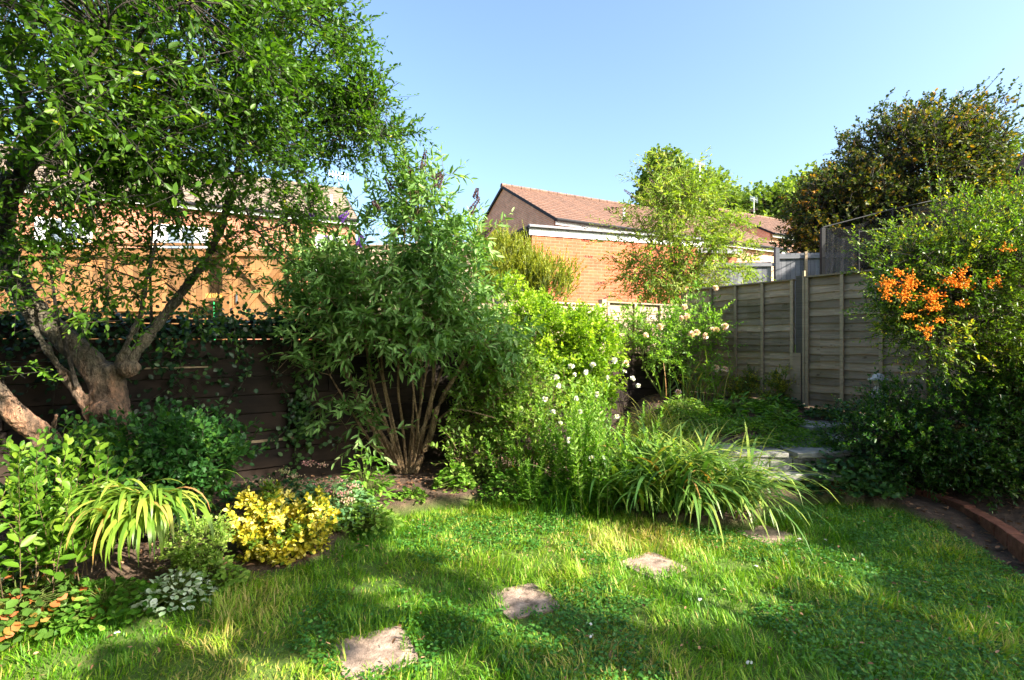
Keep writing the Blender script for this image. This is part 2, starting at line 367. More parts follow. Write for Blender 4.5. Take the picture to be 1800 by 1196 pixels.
# ---- hard surface builder
class MB:
    def __init__(s): s.v = []; s.f = []; s.var = []
    def add(s, vs, fs, var=None):
        o = len(s.v); s.v += [tuple(map(float, p)) for p in vs]; s.f += [tuple(i+o for i in f) for f in fs]
        s.var += [random.random() if var is None else var]*len(vs); return s
    def box(s, c, sz, ax=None, var=None):
        ax = ax or ((1, 0, 0), (0, 1, 0), (0, 0, 1)); A = np.array(ax, float); c = np.array(c, float)
        vs = [c+A[0]*sz[0]*.5*i+A[1]*sz[1]*.5*j+A[2]*sz[2]*.5*k for i in (-1, 1) for j in (-1, 1) for k in (-1, 1)]
        return s.add(vs, [(0, 1, 3, 2), (4, 6, 7, 5), (0, 4, 5, 1), (2, 3, 7, 6), (0, 2, 6, 4), (1, 5, 7, 3)], var)
    def tube(s, pts, rads, sides=8, n=4):
        a, b = limb(pts, rads, n) if len(pts) > 2 else (np.array(pts, float)[None], np.array(rads, float)[None])
        V, Q = tube_geo(a, b, sides); k = len(V)
        s.add(V, [tuple(q) for q in Q]+[tuple(range(sides))[::-1], tuple(range(k-sides, k))]); return s
    def lathe(s, c, prof, sides=16, sx=1, sy=1):
        vs = []; 
        for r, z in prof:
            for i in range(sides):
                a = i*2*math.pi/sides; vs.append((c[0]+r*sx*math.cos(a), c[1]+r*sy*math.sin(a), c[2]+z))
        fs = [(j*sides+i, j*sides+(i+1) % sides, (j+1)*sides+(i+1) % sides, (j+1)*sides+i) for j in range(len(prof)-1) for i in range(sides)]
        fs += [tuple(range(sides))[::-1], tuple(range((len(prof)-1)*sides, len(prof)*sides))]
        return s.add(vs, fs)
    def poly(s, vs, var=None): return s.add(vs, [tuple(range(len(vs)))], var)
    def build(s, name, mat, parent=None, bevel=0, smooth=False):
        me = bpy.data.meshes.new(name)
        off = Vector((0, 0, 0)); p = parent
        while p is not None: off += p.location; p = p.parent
        me.from_pydata([Vector(v)-off for v in s.v], [], s.f)
        uvl = me.uv_layers.new(name='UVMap')
        for po in me.polygons:
            n = po.normal
            u = Vector((0, 0, 1)).cross(n)
            if u.length < .05: u = Vector((1, 0, 0))
            u.normalize(); v = n.cross(u)
            for li in po.loop_indices:
                c = me.vertices[me.loops[li].vertex_index].co+off; uvl.data[li].uv = (c.dot(u), c.dot(v))
        a = me.attributes.new('var', 'FLOAT', 'POINT'); a.data.foreach_set('value', s.var)
        me.materials.append(mat if not isinstance(mat, str) else M[mat])
        if smooth: me.polygons.foreach_set('use_smooth', [True]*len(me.polygons))
        o = bpy.data.objects.new(name, me); C.objects.link(o)
        if parent: o.parent = parent
        if bevel:
            bm = o.modifiers.new('bevel', 'BEVEL'); bm.width = bevel; bm.segments = 2; bm.limit_method = 'ANGLE'
        return o
class Line:
    """local frame along a wall: s metres along, n metres off, z up"""
    def __init__(s, o, d):
        s.o = np.array([o[0], o[1], 0.]); s.d = U(np.array([d[0], d[1], 0.])); s.n = np.array([s.d[1], -s.d[0], 0.])
    def p(s, a, n, z): return s.o+s.d*a+s.n*n+UP*z
    def box(s, mb, s0, s1, n0, n1, z0, z1, var=None, tilt=0):
        c = s.p((s0+s1)/2, (n0+n1)/2, (z0+z1)/2)
        up = U(UP+s.n*tilt); nn = U(s.n-UP*tilt)
        return mb.box(c, (abs(s1-s0), abs(n1-n0), abs(z1-z0)), (s.d, nn, up), var)
# ------------------------------------------------------------------ garden frame
CX, CY = 3.03, 8.8                       # far corner of the garden
WD = (-.846, -.533); FD = (.533, -.846)  # directions of the sleeper wall and of the lap fence
wall = Line((CX, CY), WD); fence = Line((CX, CY), FD)
wall.n = np.array([.533, -.846, 0.]); fence.n = np.array([-.846, -.533, 0.])   # towards the garden
def sm(a, b, x):
    t = np.clip((x-a)/(b-a), 0, 1); return t*t*(3-2*t)
LAWN = [(-6, 2.2), (-2.95, 2.85), (-2.35, 3.15), (-1.9, 3.4), (-1.42, 3.62), (-1.33, 4.3), (-1.1, 4.66), (-.3, 4.95), (.56, 4.98), (1.1, 4.55), (1.9, 4.3), (2.5, 4.8), (3.0, 5.0),
        (3.5, 4.75), (3.62, 4.3), (3.5, 3.7), (3.35, 3.0), (3.6, 2), (4.2, -3), (-6, -3)]
def in_poly(x, y, poly):
    x = np.asarray(x); y = np.asarray(y); c = np.zeros(x.shape, bool); n = len(poly); j = n-1
    for i in range(n):
        xi, yi = poly[i]; xj, yj = poly[j]
        if yi != yj:
            c ^= ((yi > y) != (yj > y)) & (x < (xj-xi)*(y-yi)/(yj-yi)+xi)
        j = i
    return c
def H(x, y):
    x = np.asarray(x, float); y = np.asarray(y, float)
    dw = (x-CX)*-.533+(y-CY)*.846; df = (x-CX)*.846+(y-CY)*.533
    bed = .12*sm(3.2, 5.2, y)+.10*sm(-2.2, -3.2, x)*sm(2, 3.5, y)
    terr = sm(1.5, 2.2, x)*sm(5.2, 5.34, y)*.30+.30*sm(5.2, 8, y)*sm(.5, 2.5, x)+.12*sm(3.9, 4.6, x)*sm(3, 4.4, y)
    lawn = in_poly(x, y, LAWN)
    h = np.where(lawn, .02*np.sin(x*2.1+1)*np.sin(y*1.7), bed+terr)
    h = np.where(df > .17, .9+.6*sm(0, 8, df), h)
    h = np.where(dw > .19, 1.5+0*h, h)
    far = sm(30, 80, np.hypot(x, y))
    return h+far*2.5
def Hs(x, y): return float(H(x, y))
# ground sheet: fine near, coarse to the horizon
ax = np.unique(np.concatenate([np.linspace(-6, 7, 131), np.linspace(-30, 30, 61), np.array([-600, -300, -150, -80, -50, 50, 80, 150, 300, 600.])]))
ay = np.unique(np.concatenate([np.linspace(0, 10, 101), np.linspace(-30, 40, 71), np.array([-600, -300, -120, -60, 60, 90, 150, 300, 600.])]))
gx, gy = np.meshgrid(ax, ay); gz = H(gx, gy)
V = np.stack([gx, gy, gz], -1).reshape(-1, 3); nx, ny = len(ax), len(ay)
ii = np.arange(nx*ny).reshape(ny, nx)
Q = np.stack([ii[:-1, :-1], ii[:-1, 1:], ii[1:, 1:], ii[1:, :-1]], -1).reshape(-1, 4)
lw_ = in_poly(V[:, 0], V[:, 1], LAWN) | (np.hypot(V[:, 0], V[:, 1]) > 14) | ((V[:, 2] > .85))
m, nt_, b_ = nmat('ground_soil')
at = nt_.nodes.new('ShaderNodeAttribute'); at.attribute_name = 'var'
ov = mapping(nt_, 'Object'); n1 = noise(nt_, 9, 6, ov, .7); n2 = noise(nt_, 2.5, 5, ov)
soil = ramp(nt_, n1, [(.3, (.03, .018, .012)), (.55, (.09, .055, .035)), (.75, (.2, .13, .085))])
turf = ramp(nt_, n2, [(.3, (.05, .10, .01)), (.6, (.10, .16, .02)), (.8, (.16, .15, .05))])
nt_.links.new(mixc(nt_, soil, turf, at.outputs['Fac']), b_.inputs['Base Color']); b_.inputs['Roughness'].default_value = .95
bump(nt_, b_, n1, 1.0, .04)
tag(npmesh('ground', V, Q, None, m, None, lw_.astype(float), True), 'garden soil and turf running out to the horizon', 'ground', None, 'structure')
# ------------------------------------------------------------------ lawn
STONES = [(660, 1150, .37, 28, 'pinkish paving slab nearest the camera, half in shade, sunk in the lawn'), (922, 1052, .36, 22, 'pale stepping slab lit at its far edge in the middle of the lawn'),
          (1148, 995, .35, 34, 'shaded purplish stepping slab just below the big strap leaved clump'), (1352, 940, .38, 28, 'dark stepping slab half hidden under the right tips of the strap leaved clump')]
spos = []
for px, py, sz, rot, lab in STONES:
    d = 900*1.6/(py-598); x = (px-900)/900*d; spos.append((x, d, sz, math.radians(rot)))
    mb = MB(); a = math.radians(rot); n = 20; h = Hs(x, d)
    top, bot = [], []
    for i in range(n):
        t = i/n*4; sd_ = int(t); f = t-sd_; cs = [(-1, -1), (1, -1), (1, 1), (-1, 1)]
        p0, p1 = cs[sd_], cs[(sd_+1) % 4]; u = (p0[0]+(p1[0]-p0[0])*f)*sz/2; v = (p0[1]+(p1[1]-p0[1])*f)*sz/2
        u *= 1+random.uniform(-.012, .012); v *= 1+random.uniform(-.012, .012)
        if f == 0: u *= .93; v *= .93
        X, Y = x+u*math.cos(a)-v*math.sin(a), d+u*math.sin(a)+v*math.cos(a)
        top.append((X, Y, h+.010)); bot.append((X, Y, h-.04))
    mb.add(top+bot, [tuple(range(n))]+[(i, i+n, (i+1) % n+n, (i+1) % n)[::1] for i in range(n)])
    o = mb.build('stepping_stone', 'slab', None, .006); tag(o, lab, 'stepping stone', 'stepping stones across the lawn')
def near_stone(x, y, k=.5):
    r = np.zeros(x.shape, bool)
    for sx, sy, sz, a in spos:
        u = (x-sx)*math.cos(a)+(y-sy)*math.sin(a); v = -(x-sx)*math.sin(a)+(y-sy)*math.cos(a)
        r |= (np.abs(u) < sz*k) & (np.abs(v) < sz*k)
    return r
from mathutils import noise as mnoise
def n2d(x, y, s, z=0.):
    return np.array([mnoise.noise((a*s, b*s, z)) for a, b in zip(x, y)])
def scatter(n, x0, x1, y0, y1, poly=None, fr=True):
    y = rng.uniform(y0, y1, n)
    # more blades near the camera where they show large
    x = rng.uniform(x0, x1, n); k = np.ones(n, bool)
    if fr: k &= np.abs(x) < y*1.12+.5
    if poly is not None: k &= in_poly(x, y, poly)
    return x[k], y[k]
xs, ys = scatter(190000, -4.5, 4.4, 1.9, 5.3, LAWN)
tus = n2d(xs, ys, 2.2); tus2 = n2d(xs, ys, 6.0, 3.1); dry = n2d(xs, ys, 1.1, 9.)
edge_ = ~in_poly(xs, ys+.25, LAWN)
kp = ~near_stone(xs, ys, .39+.16*n2d(xs, ys, 7., 2.)) & (rng.uniform(-1, 1.5, len(xs)) < tus2+.85+edge_)
xs, ys, tus, tus2, dry = xs[kp], ys[kp], tus[kp], tus2[kp], dry[kp]; N = len(xs)
clov = (n2d(xs, ys, 1.3, 5.) > .18) & (xs > -.5)
hgt = (.055+.035*np.clip(tus*1.4+tus2*.8, -1, 1.3))*rng.uniform(.55, 1.3, N); hgt[clov] *= .8
hgt += .05*np.maximum(0, sm(4.3, 4.9, ys))*rng.random(N)*(xs < 1.1)
near = near_stone(xs, ys, .62); hgt[near] *= 1.05
faz = n2d(xs, ys, 3.3, 12.)*6.3
laz = faz+rng.normal(0, 1.1, N)
V, Q, vr = blade_geo(np.stack([xs, ys, H(xs, ys)-.004], -1), laz, rng.uniform(.65, 1.5, N), rng.uniform(.3, 1.8, N), hgt*1.35, rng.uniform(.0035, .0065, N),
                     np.clip(.5+dry*.55+tus*.2+rng.normal(0, .2, N)+(rng.random(N) < .07)*.45, 0, 1), 3, .6)
tag(npmesh('lawn_grass', V, Q, None, M['grass'], None, vr), 'bright rough grass of the lawn in sun and shade', 'grass', None, 'stuff')
# clover and low weeds
xs, ys = scatter(90000, -3.2, 4.6, 2.0, 5.6, LAWN+[])
kp = ((n2d(xs, ys, 1.3, 5.)+n2d(xs, ys, 5, 7.)*.4 > .05-.25*(xs > 2)) & (xs > -1.2)) & ~near_stone(xs, ys, .47)
xs, ys = xs[kp], ys[kp]; N = len(xs)
dv = U(np.stack([rng.normal(0, 1, N), rng.normal(0, 1, N), rng.uniform(-.1, .4, N)], -1))
V, Q, vr = leaf_geo(np.stack([xs, ys, H(xs, ys)+rng.uniform(.01, .05, N)], -1), dv, UP+rng.normal(0, .3, (N, 3)), rng.uniform(.012, .026, N), rng.uniform(.012, .022, N), np.clip(rng.normal(.5, .25, N), 0, 1), wide=.7)
tag(npmesh('clover', V, Q, None, M['clover'], None, vr), 'low clover and weeds mixed through the shaded lawn', 'clover', None, 'stuff')
# dead leaves and bark bits on the beds
xs, ys = rng.uniform(-4.5, 5, 12000), rng.uniform(2.4, 8.5, 12000)
kp = ~in_poly(xs, ys, LAWN) & ((xs-CX)*-.533+(ys-CY)*.846 < -.05) & ((xs-CX)*.846+(ys-CY)*.533 < -.05); xs, ys = xs[kp], ys[kp]; N = len(xs)
V, Q, vr = leaf_geo(np.stack([xs, ys, H(xs, ys)+rng.uniform(.004, .03, N)], -1), np.stack([rng.normal(0, 1, N), rng.normal(0, 1, N), rng.normal(0, .2, N)], -1), UP+rng.normal(0, .35, (N, 3)),
                     rng.uniform(.02, .06, N), rng.uniform(.01, .03, N), rng.uniform(0, 1, N))
tag(npmesh('leaf_litter', V, Q, None, M['litter'], None, vr), 'brown dead leaves and bark chips on the flower beds', 'leaf litter', None, 'stuff')
# ------------------------------------------------------------------ sleeper wall
def boards(mb, ln, s0, s1, z0, z1, bh, th=.05, n0=0, jit=.004, seg=2.4):
    z = z0
    while z < z1-.02:
        zt = min(z+bh, z1); a = s0
        while a < s1-.01:
            b = min(s1, a+seg*random.uniform(.8, 1.2)); o = random.uniform(-jit, jit)*2
            # wavy top edge board
            K = 7; vs = []
            for i in range(K+1):
                s_ = a+(b-a-.006)*i/K; wv = random.uniform(-jit, jit)
                for (n_, zz) in ((n0+o, z+.003), (n0+o, zt-.006+wv), (n0+o-th, zt-.006+wv), (n0+o-th, z+.003)):
                    vs.append(ln.p(s_, n_, zz))
            fs = [(i*4+j, i*4+(j+1) % 4, (i+1)*4+(j+1) % 4, (i+1)*4+j) for i in range(K) for j in range(4)]+[(0, 1, 2, 3), (K*4+3, K*4+2, K*4+1, K*4)]
            mb.add(vs, fs); a = b
        z = zt
t = thing('retaining_wall', 'dark stained timber sleeper retaining wall behind the flower bed', 'wall', wall.p(5, 0, 0))
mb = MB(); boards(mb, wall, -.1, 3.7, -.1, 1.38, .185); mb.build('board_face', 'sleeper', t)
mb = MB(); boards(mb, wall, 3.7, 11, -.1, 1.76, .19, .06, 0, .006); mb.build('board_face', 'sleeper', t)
mb = MB()
for s_ in (4.9, 6.3, 7.1, 8.7): wall.box(mb, s_, s_+.7, .002, .014, 1.33 if s_ > 6.5 else .55, 1.345 if s_ > 6.5 else .575)
mb.build('split_batten', 'post', t)
mb = MB(); wall.box(mb, 3.7, 11, -.14, .02, 1.765, 1.80); mb.build('coping', 'sleeper', t)
# ------------------------------------------------------------------ lap fences
def lap_panel(ln, s0, s1, z0, z1, mat, parent, nb=14, batt=3, bmat=None, side=1, capn=.03):
    mb = MB(); h = (z1-z0)/nb
    for i in range(nb):
        K = 10; vs = []; ph = random.uniform(0, 6); lo = z0+i*h-.012
        hi = z0+(i+1)*h
        for j in range(K+1):
            s_ = s0+(s1-s0)*j/K; wv = .007*math.sin(j*1.3+ph)+random.uniform(-.004, .004)
            vs += [ln.p(s_, .024*side, lo+wv), ln.p(s_, .004*side, hi+.01), ln.p(s_, -.006*side, hi+.01), ln.p(s_, .012*side, lo+wv)]
        fs = [(q*4+j, q*4+(j+1) % 4, (q+1)*4+(j+1) % 4, (q+1)*4+j) for q in range(K) for j in range(4)]
        mb.add(vs, fs)
    o = mb.build('fence_panel', mat, parent)
    for i in range(batt+2):
        s_ = s0+.02+(s1-s0-.04)*i/(batt+1); m2 = MB()
        ln.box(m2, s_-.02, s_+.02, .03*side, .055*side, z0-.01, z1); m2.build('batten', bmat or mat, o).parent = o
        ob = C.objects[-1]
    m2 = MB(); ln.box(m2, s0-.01, s1+.01, -capn*side, (.06)*side, z1+.002, z1+.022); m2.build('capping_rail', bmat or mat, o)
    return o
t = thing('lap_fence', 'tall weathered grey lap fence with dark post, shaded, on the right of the garden', 'fence', fence.p(2, 0, .8))
gz_ = .74
lap_panel(fence, .02, 1.83, .74, 2.44, 'greyw', t, 17, 3, 'post')
lap_panel(fence, 2.0, 3.83, .70, 2.46, 'greyw', t, 17, 3, 'post')
lap_panel(fence, 3.97, 5.8, .70, 2.48, 'greyw', t, 17, 3, 'post')
lap_panel(fence, 5.95, 7.8, .70, 2.50, 'greyw', t, 17, 3, 'post')
for s_, z1, mt in ((-.07, 2.5, 'post'), (1.915, 2.50, 'postd'), (3.9, 2.5, 'post'), (5.87, 2.55, 'post')):
    mb = MB(); fence.box(mb, s_-.045, s_+.045, -.04, .05, .3, z1); mb.build('post', mt, t, .004)
mb = MB(); fence.box(mb, 1.84, 1.95, .056, .075, .6, 1.42); mb.build('post_repair_board', 'greyw', t)
mb = MB(); fence.box(mb, 1.965, 1.995, .03, .06, .72, 2.56); mb.build('edge_batten', 'post', t)
t = thing('low_lap_fence', 'sunlit pinkish brown lap fence on top of the retaining wall beside the roses', 'fence', wall.p(1.8, -.05, 1.4))
wl = Line((CX-.05*.533, CY+.05*.846), WD); wl.n = wall.n
lap_panel(wl, .08, 1.86, 1.40, 2.17, 'lapbr', t, 6, 2, 'lapbr')
lap_panel(wl, 1.98, 3.7, 1.40, 2.12, 'lapbr', t, 6, 2, 'lapbr')
for s_ in (.02, 1.92, 3.74):
    mb = MB(); wl.box(mb, s_-.045, s_+.045, -.045, .05, 1.35, 2.22); mb.build('post', 'lapbr', t, .004)
# pale fence of the neighbour seen through the buddleia
t = thing('pale_fence', 'pale pinkish lap fence seen in gaps of the tall buddleia', 'fence', (-1.8, 10.6, 1.5))
pf = Line((.05, 10.3), (-1, .12)); pf.n = np.array([0., -1, 0])
for i in range(2):
    lap_panel(pf, .1+1.95*i, 1.95+1.95*i, 1.5, 3.55, 'lapbr', t, 14, 2)
    mb = MB(); pf.box(mb, 1.95+1.95*i, 2.05+1.95*i, -.05, .05, 1.4, 3.62); mb.build('post', 'lapbr', t)
# shaded blue grey fence beyond
t = thing('shaded_fence', 'blue grey board fence in shade beyond the lap fence, below the brick houses', 'fence', (5, 10.8, 1.5))
bf = Line((4.1, 11.3), (1, -.1)); bf.n = np.array([0, -1., 0])
for i in range(2):
    mb = MB(); s_ = .05+1.6*i
    for j in range(15): bf.box(mb, s_+j*.1, s_+j*.1+.094, 0, .02, 1.4, 3.3+.18*i)
    mb.build('board_panel', 'bluew', t)
    mb = MB(); bf.box(mb, s_-.05, s_+.03, -.0, .09, 1.4, 3.4+.18*i); mb.build('post', 'bluew', t)
    for z in (1.9, 3.2+.16*i):
        mb = MB(); bf.box(mb, s_+.03, s_+1.55, .021, .06, z, z+.07); mb.build('rail', 'bluew', t)
for k_ in range(2):
    mb = MB(); bf.box(mb, 2.2+.35*k_, 2.25+.35*k_, .06, .1, 1.5, 3.5); mb.build('stake', 'post', t)
# ------------------------------------------------------------------ new pine fence and gate (neighbour, left)
t = thing('pine_fence', 'new orange pine board fence in sun behind the plum tree', 'fence', (-8, 10, 1.5))
nf = Line((-5.45, 9.95), (-1, -.02)); nf.n = np.array([0, -1., 0])
for i in range(5):
    a = .12+i*2.2; mb = MB()
    k = 0
    while k < 19:
        nf.box(mb, a+k*.11, a+k*.11+.104, 0, .018, 1.30, 3.38+.02*(i % 2)); k += 1
    mb.build('board_panel', 'pine', t)
    for z in (1.62, 2.15, 3.2):
        mb = MB(); nf.box(mb, a-.02, a+2.1, .02, .07, z, z+.09); mb.build('rail', 'pine', t)
    mb = MB(); nf.box(mb, a+2.09, a+2.19, -.02, .08, 1.3, 3.45); mb.build('post', 'pine', t, .004)
mb = MB(); nf.box(mb, -.1, 11.2, .01, .075, 3.42, 3.47); mb.build('capping_rail', 'pine', t)
t = thing('garden_gate', 'pine garden gate with diagonal braces half hidden by the buddleia', 'gate', (-4.9, 9.9, 1.5))
gf = Line((-5.36, 9.8), (1, .0)); gf.n = np.array([0, -1., 0])
mb = MB()
for k in range(10): gf.box(mb, .02+k*.11, .02+k*.11+.105, 0, .02, 1.75, 3.3)
mb.build('board_panel', 'pine', t)
for z in (1.82, 3.2):
    mb = MB(); gf.box(mb, .02, 1.12, .022, .07, z, z+.1); mb.build('rail', 'pine', t)
for a, b, z0, z1 in ((.06, .56, 3.18, 2.55), (1.08, .56, 3.18, 2.55), (.06, .56, 1.94, 2.55), (1.08, .56, 1.94, 2.55)):
    p, q = gf.p(a, .05, z0), gf.p(b, .05, z1); d = U(q-p); mb = MB()
    mb.box((p+q)/2, (np.linalg.norm(q-p), .04, .08), (d, (0, 1, 0), U(np.cross(d, (0, 1, 0))))); mb.build('brace', 'pine', t)
for s_ in (-.06, 1.2):
    mb = MB(); gf.box(mb, s_-.07, s_+.07, -.06, .1, 1.4, 3.52); mb.build('gate_post', 'pine', t, .005)
mb = MB(); gf.box(mb, .1, .13, .03, .05, 2.3, 2.5); mb.build('bolt', 'metal', t)
# broom leaning on the fence
t = thing('broom', 'upturned garden broom with green handle leaning on the pine fence', 'broom', P(377, 600, 9.7))
b0 = P(378, 640, 9.75); b1 = P(376, 530, 9.7)
MB().tube([b0, b1], [.014, .014], 8).build('handle', 'green', t)
MB().box(P(376, 527, 9.7), (.34, .06, .045)).build('broom_head', 'pine', t, .005)
mb = MB()
for i in range(60):
    c = P(376, 524, 9.7)+np.array([random.uniform(-.16, .16), random.uniform(-.03, .03), 0]); mb.tube([c, c+np.array([random.uniform(-.02, .02), random.uniform(-.01, .01), random.uniform(.07, .1)])], [.004, .003], 3)
mb.build('bristles', 'bristle', t)
# ------------------------------------------------------------------ houses
def roof_slope(mb, e0, e1, r0, r1, course=.3, th=.035):
    """tiled slope from eave line e0-e1 up to ridge r0-r1 as overlapping courses"""
    e0, e1, r0, r1 = [np.array(q, float) for q in (e0, e1, r0, r1)]
    L = np.linalg.norm(r0-e0); n = max(3, int(L/course)); nn = U(np.cross(e1-e0, r0-e0)); nn = nn if nn[2] > 0 else -nn
    W_ = np.linalg.norm(e1-e0); K = max(2, int(W_/.15))
    for i in range(n):
        a, b = i/n, (i+1.15)/n
        vs = []
        for j in range(K+1):
            f = j/K; wv = .012*(j % 2)+random.uniform(0, .005)
            lo = (e0+(r0-e0)*a)*(1-f)+(e1+(r1-e1)*a)*f; hi = (e0+(r0-e0)*min(b, 1))*(1-f)+(e1+(r1-e1)*min(b, 1))*f
            vs += [lo+nn*(wv), lo+nn*(th+wv), hi+nn*(.004+wv), hi]
        mb.add(vs, [(q*4+m_, q*4+(m_+1) % 4, (q+1)*4+(m_+1) % 4, (q+1)*4+m_) for q in range(K) for m_ in (0, 1)])
def window(parent, ln, s0, s1, z0, z1, n=.02, cols=2, curtain=True):
    mb = MB()
    for a, b, c, d in ((s0, s1, z0, z0+.06), (s0, s1, z1-.06, z1), (s0, s0+.06, z0+.06, z1-.06), (s1-.06, s1, z0+.06, z1-.06)): ln.box(mb, a, b, n-.03, n+.03, c, d)
    for i in range(1, cols):
        s_ = s0+(s1-s0)*i/cols; ln.box(mb, s_-.035, s_+.035, n-.025, n+.028, z0+.06, z1-.06)
    o = mb.build('window', 'upvc', parent)
    mb = MB(); ln.box(mb, s0+.06, s1-.06, n-.02, n-.008, z0+.06, z1-.06); mb.build('pane', 'glass', o)
    if curtain:
        w_ = (s1-s0)*.22
        for a in (s0+.07, s1-.07-w_):
            mb = MB()
            for j in range(6): ln.box(mb, a+w_*j/6, a+w_*(j+.9)/6, n-.005+.004*(j % 2), n+.002+.004*(j % 2), z0+.08, z1-.07)
            mb.build('curtain', 'curtain', o)
    mb = MB(); ln.box(mb, s0-.05, s1+.05, n-.02, n+.09, z0-.05, z0-.005); mb.build('sill', 'upvc', o)
    return o
def house(label, ap, rd, gw, rl, dz, zg, mb_wall, mb_tile, over=.25, wins=(), group='brick houses beyond the fences', name='house', gutter=True, trimcol='upvc'):
    """ap ridge end nearest the camera (x,y,z); rd ridge direction; gw half gable width; rl ridge length; dz ridge-to-eave drop"""
    ap = np.array(ap, float); r = U(np.array([rd[0], rd[1], 0.])); g = np.array([r[1], -r[0], 0.]); g = g if g[1] < 0 else -g   # g points towards the camera side
    t = thing(name, label, 'house', (ap[0], ap[1], zg), group)
    ez = ap[2]-dz; b = ap+r*rl
    c = [np.array([q[0], q[1], 0.]) for q in (ap+g*gw, b+g*gw, b-g*gw, ap-g*gw)]
    lo = [q+UP*(zg-.3) for q in c]; hi = [q+UP*(ez-.05) for q in c]; A = ap-UP*.08; B = b-UP*.08
    mb = MB(); v = lo+hi+[A, B]
    mb.add(v, [(0, 1, 5, 4), (1, 2, 6, 9, 5), (2, 3, 7, 6), (3, 0, 4, 8, 7)]); mb.build('wall', mb_wall, t)
    mb = MB(); slope = dz/gw; ro = []
    for sgn in (1, -1):
        e0 = ap+g*sgn*(gw+over)-UP*(dz+over*slope)-r*.08; e1 = e0+r*(rl+.16)
        roof_slope(mb, e0, e1, ap-r*.08, b+r*.08)
        ro.append((e0, e1))
    rf = mb.build('roof', mb_tile, t)
    mb = MB()
    n = int(rl/.45)
    for i in range(n):
        mb.tube([ap-r*.1+r*(rl+.2)*i/n+UP*.02, ap-r*.1+r*(rl+.2)*(i+.96)/n+UP*.02], [.11, .105], 8)
    mb.build('ridge_tiles', mb_tile, rf)
    e0, e1 = ro[0]; d = r
    mb = MB(); mb.box((e0+e1)/2-g*.06-UP*.12, (rl+.1, .03, .14), (r, g, UP)); mb.build('fascia', trimcol, t)
    mb = MB(); mb.tube([e0+g*.05-UP*.03, e1+g*.05-UP*.03], [.06, .06], 8); mb.build('gutter', 'black', t)
    # verges
    for sgn in (1, -1):
        mb = MB(); p = ap-r*.06-UP*.03; q = ap-r*.06+g*sgn*(gw+over)-UP*(dz+over*slope+.03); dd = U(q-p)
        mb.box((p+q)/2, (np.linalg.norm(q-p), .05, .11), (dd, r, U(np.cross(dd, r)))); mb.build('verge', 'grey' if trimcol != 'upvc' else 'black', t)
    ln = Line((c[0][0], c[0][1]), r); ln.n = g
    for s0, s1, z0, z1 in wins: window(t, ln, s0, s1, z0, z1)
    return t, ln, e0
# far right pair
hA, lA, _ = house('long brick house with shaded gable and red tiled roof behind the low brick outbuilding', (-.37, 22, 8.2), (.88, .47), 4.0, 13, 2.15, 1.8, 'brickp', 'tiler',
                  wins=((1.5, 2.7, 4.4, 5.5), (4.4, 5.6, 4.4, 5.5)))
hB, lB, _ = house('brick house with low gable and sunlit side wall beside the hawthorn', (12.1, 30, 9.2), (.88, .47), 3.3, 10, 1.85, 3.5, 'brickp', 'tiler', wins=((1.1, 1.9, 5.3, 6.3), (4.5, 5.7, 5.3, 6.3)))
# left house, mostly behind the plum tree
hL, lL, eL = house('brick terrace house with brown tiled roof behind the plum tree', (-7.9, 23.6, 8.5), (-.89, -.45), 3.9, 14, 2.1, 1.6, 'bricko', 'tileg', name='terrace_house',
                   wins=((.35, 1.5, 4.2, 5.6), (5.0, 6.6, 4.2, 5.5), (8.2, 9.6, 4.1, 5.4), (11.0, 12.6, 4.1, 5.4)))


def pipe(parent, p0, p1, r, name, mat='upvc'):
    mb = MB(); mb.tube([p0, p1], [r, r], 8); return mb.build(name, mat, parent)
# details on the houses
pipe(hL, (-6.0, 20.1, 6.2), (-6.0, 20.1, 1.6), .045, 'downpipe', 'black')
def at_roof(ap, r, g, s_, k, dz, gw):   # point on the camera-side slope
    r = U(np.array([r[0], r[1], 0.])); return np.array(ap, float)+r*s_+np.array(g)*k-UP*dz*k/gw
gL = np.array([.451, -.892, 0.]); p = at_roof((-7.9, 23.6, 8.5), (-.89, -.45), gL, .8, 3.0, 2.1, 3.9)
pipe(hL, p-UP*.1, p+UP*.55, .05, 'vent_pipe'); MB().lathe(p+UP*.02, [(.14, 0), (.06, .08)], 12).build('pipe_collar', 'grey', hL)
gA = np.array([.471, -.882, 0.]); p = at_roof((-.37, 22, 8.2), (.88, .47), gA, 4.0, 3.1, 2.15, 4.0)
pipe(hA, p-UP*.1, p+UP*.55, .05, 'vent_pipe'); MB().lathe(p+UP*.02, [(.14, 0), (.06, .08)], 12).build('pipe_collar', 'grey', hA)
def aerial(label, p, h):
    t = thing('roof_aerial', label, 'aerial', p, 'roof aerials'); p = np.array(p, float)
    pipe(t, p, p+UP*h, .02, 'mast', 'metal')
    mb = MB(); mb.box(p+UP*(h-.1), (.9, .02, .02), ((.8, .6, 0), (-.6, .8, 0), (0, 0, 1))); mb.build('boom', 'metal', t)
    mb = MB()
    for i in range(7): mb.box(p+UP*(h-.1)+np.array([.8, .6, 0])*(-.42+.14*i), (.012, .012, .34), ((.8, .6, 0), (-.6, .8, 0), (0, 0, 1)))
    mb.build('antenna_rods', 'metal', t)
aerial('thin aerial on the ridge of the terrace house, right of the plum crown', (-7.95, 23.5, 8.5), .75)
aerial('tall thin aerial mast above the red roof among the trees', (10.2, 27.8, 8.0), 3.3)
aerial('short aerial on the roof of the low gabled brick house', (14.6, 30.9, 8.9), 1.3)
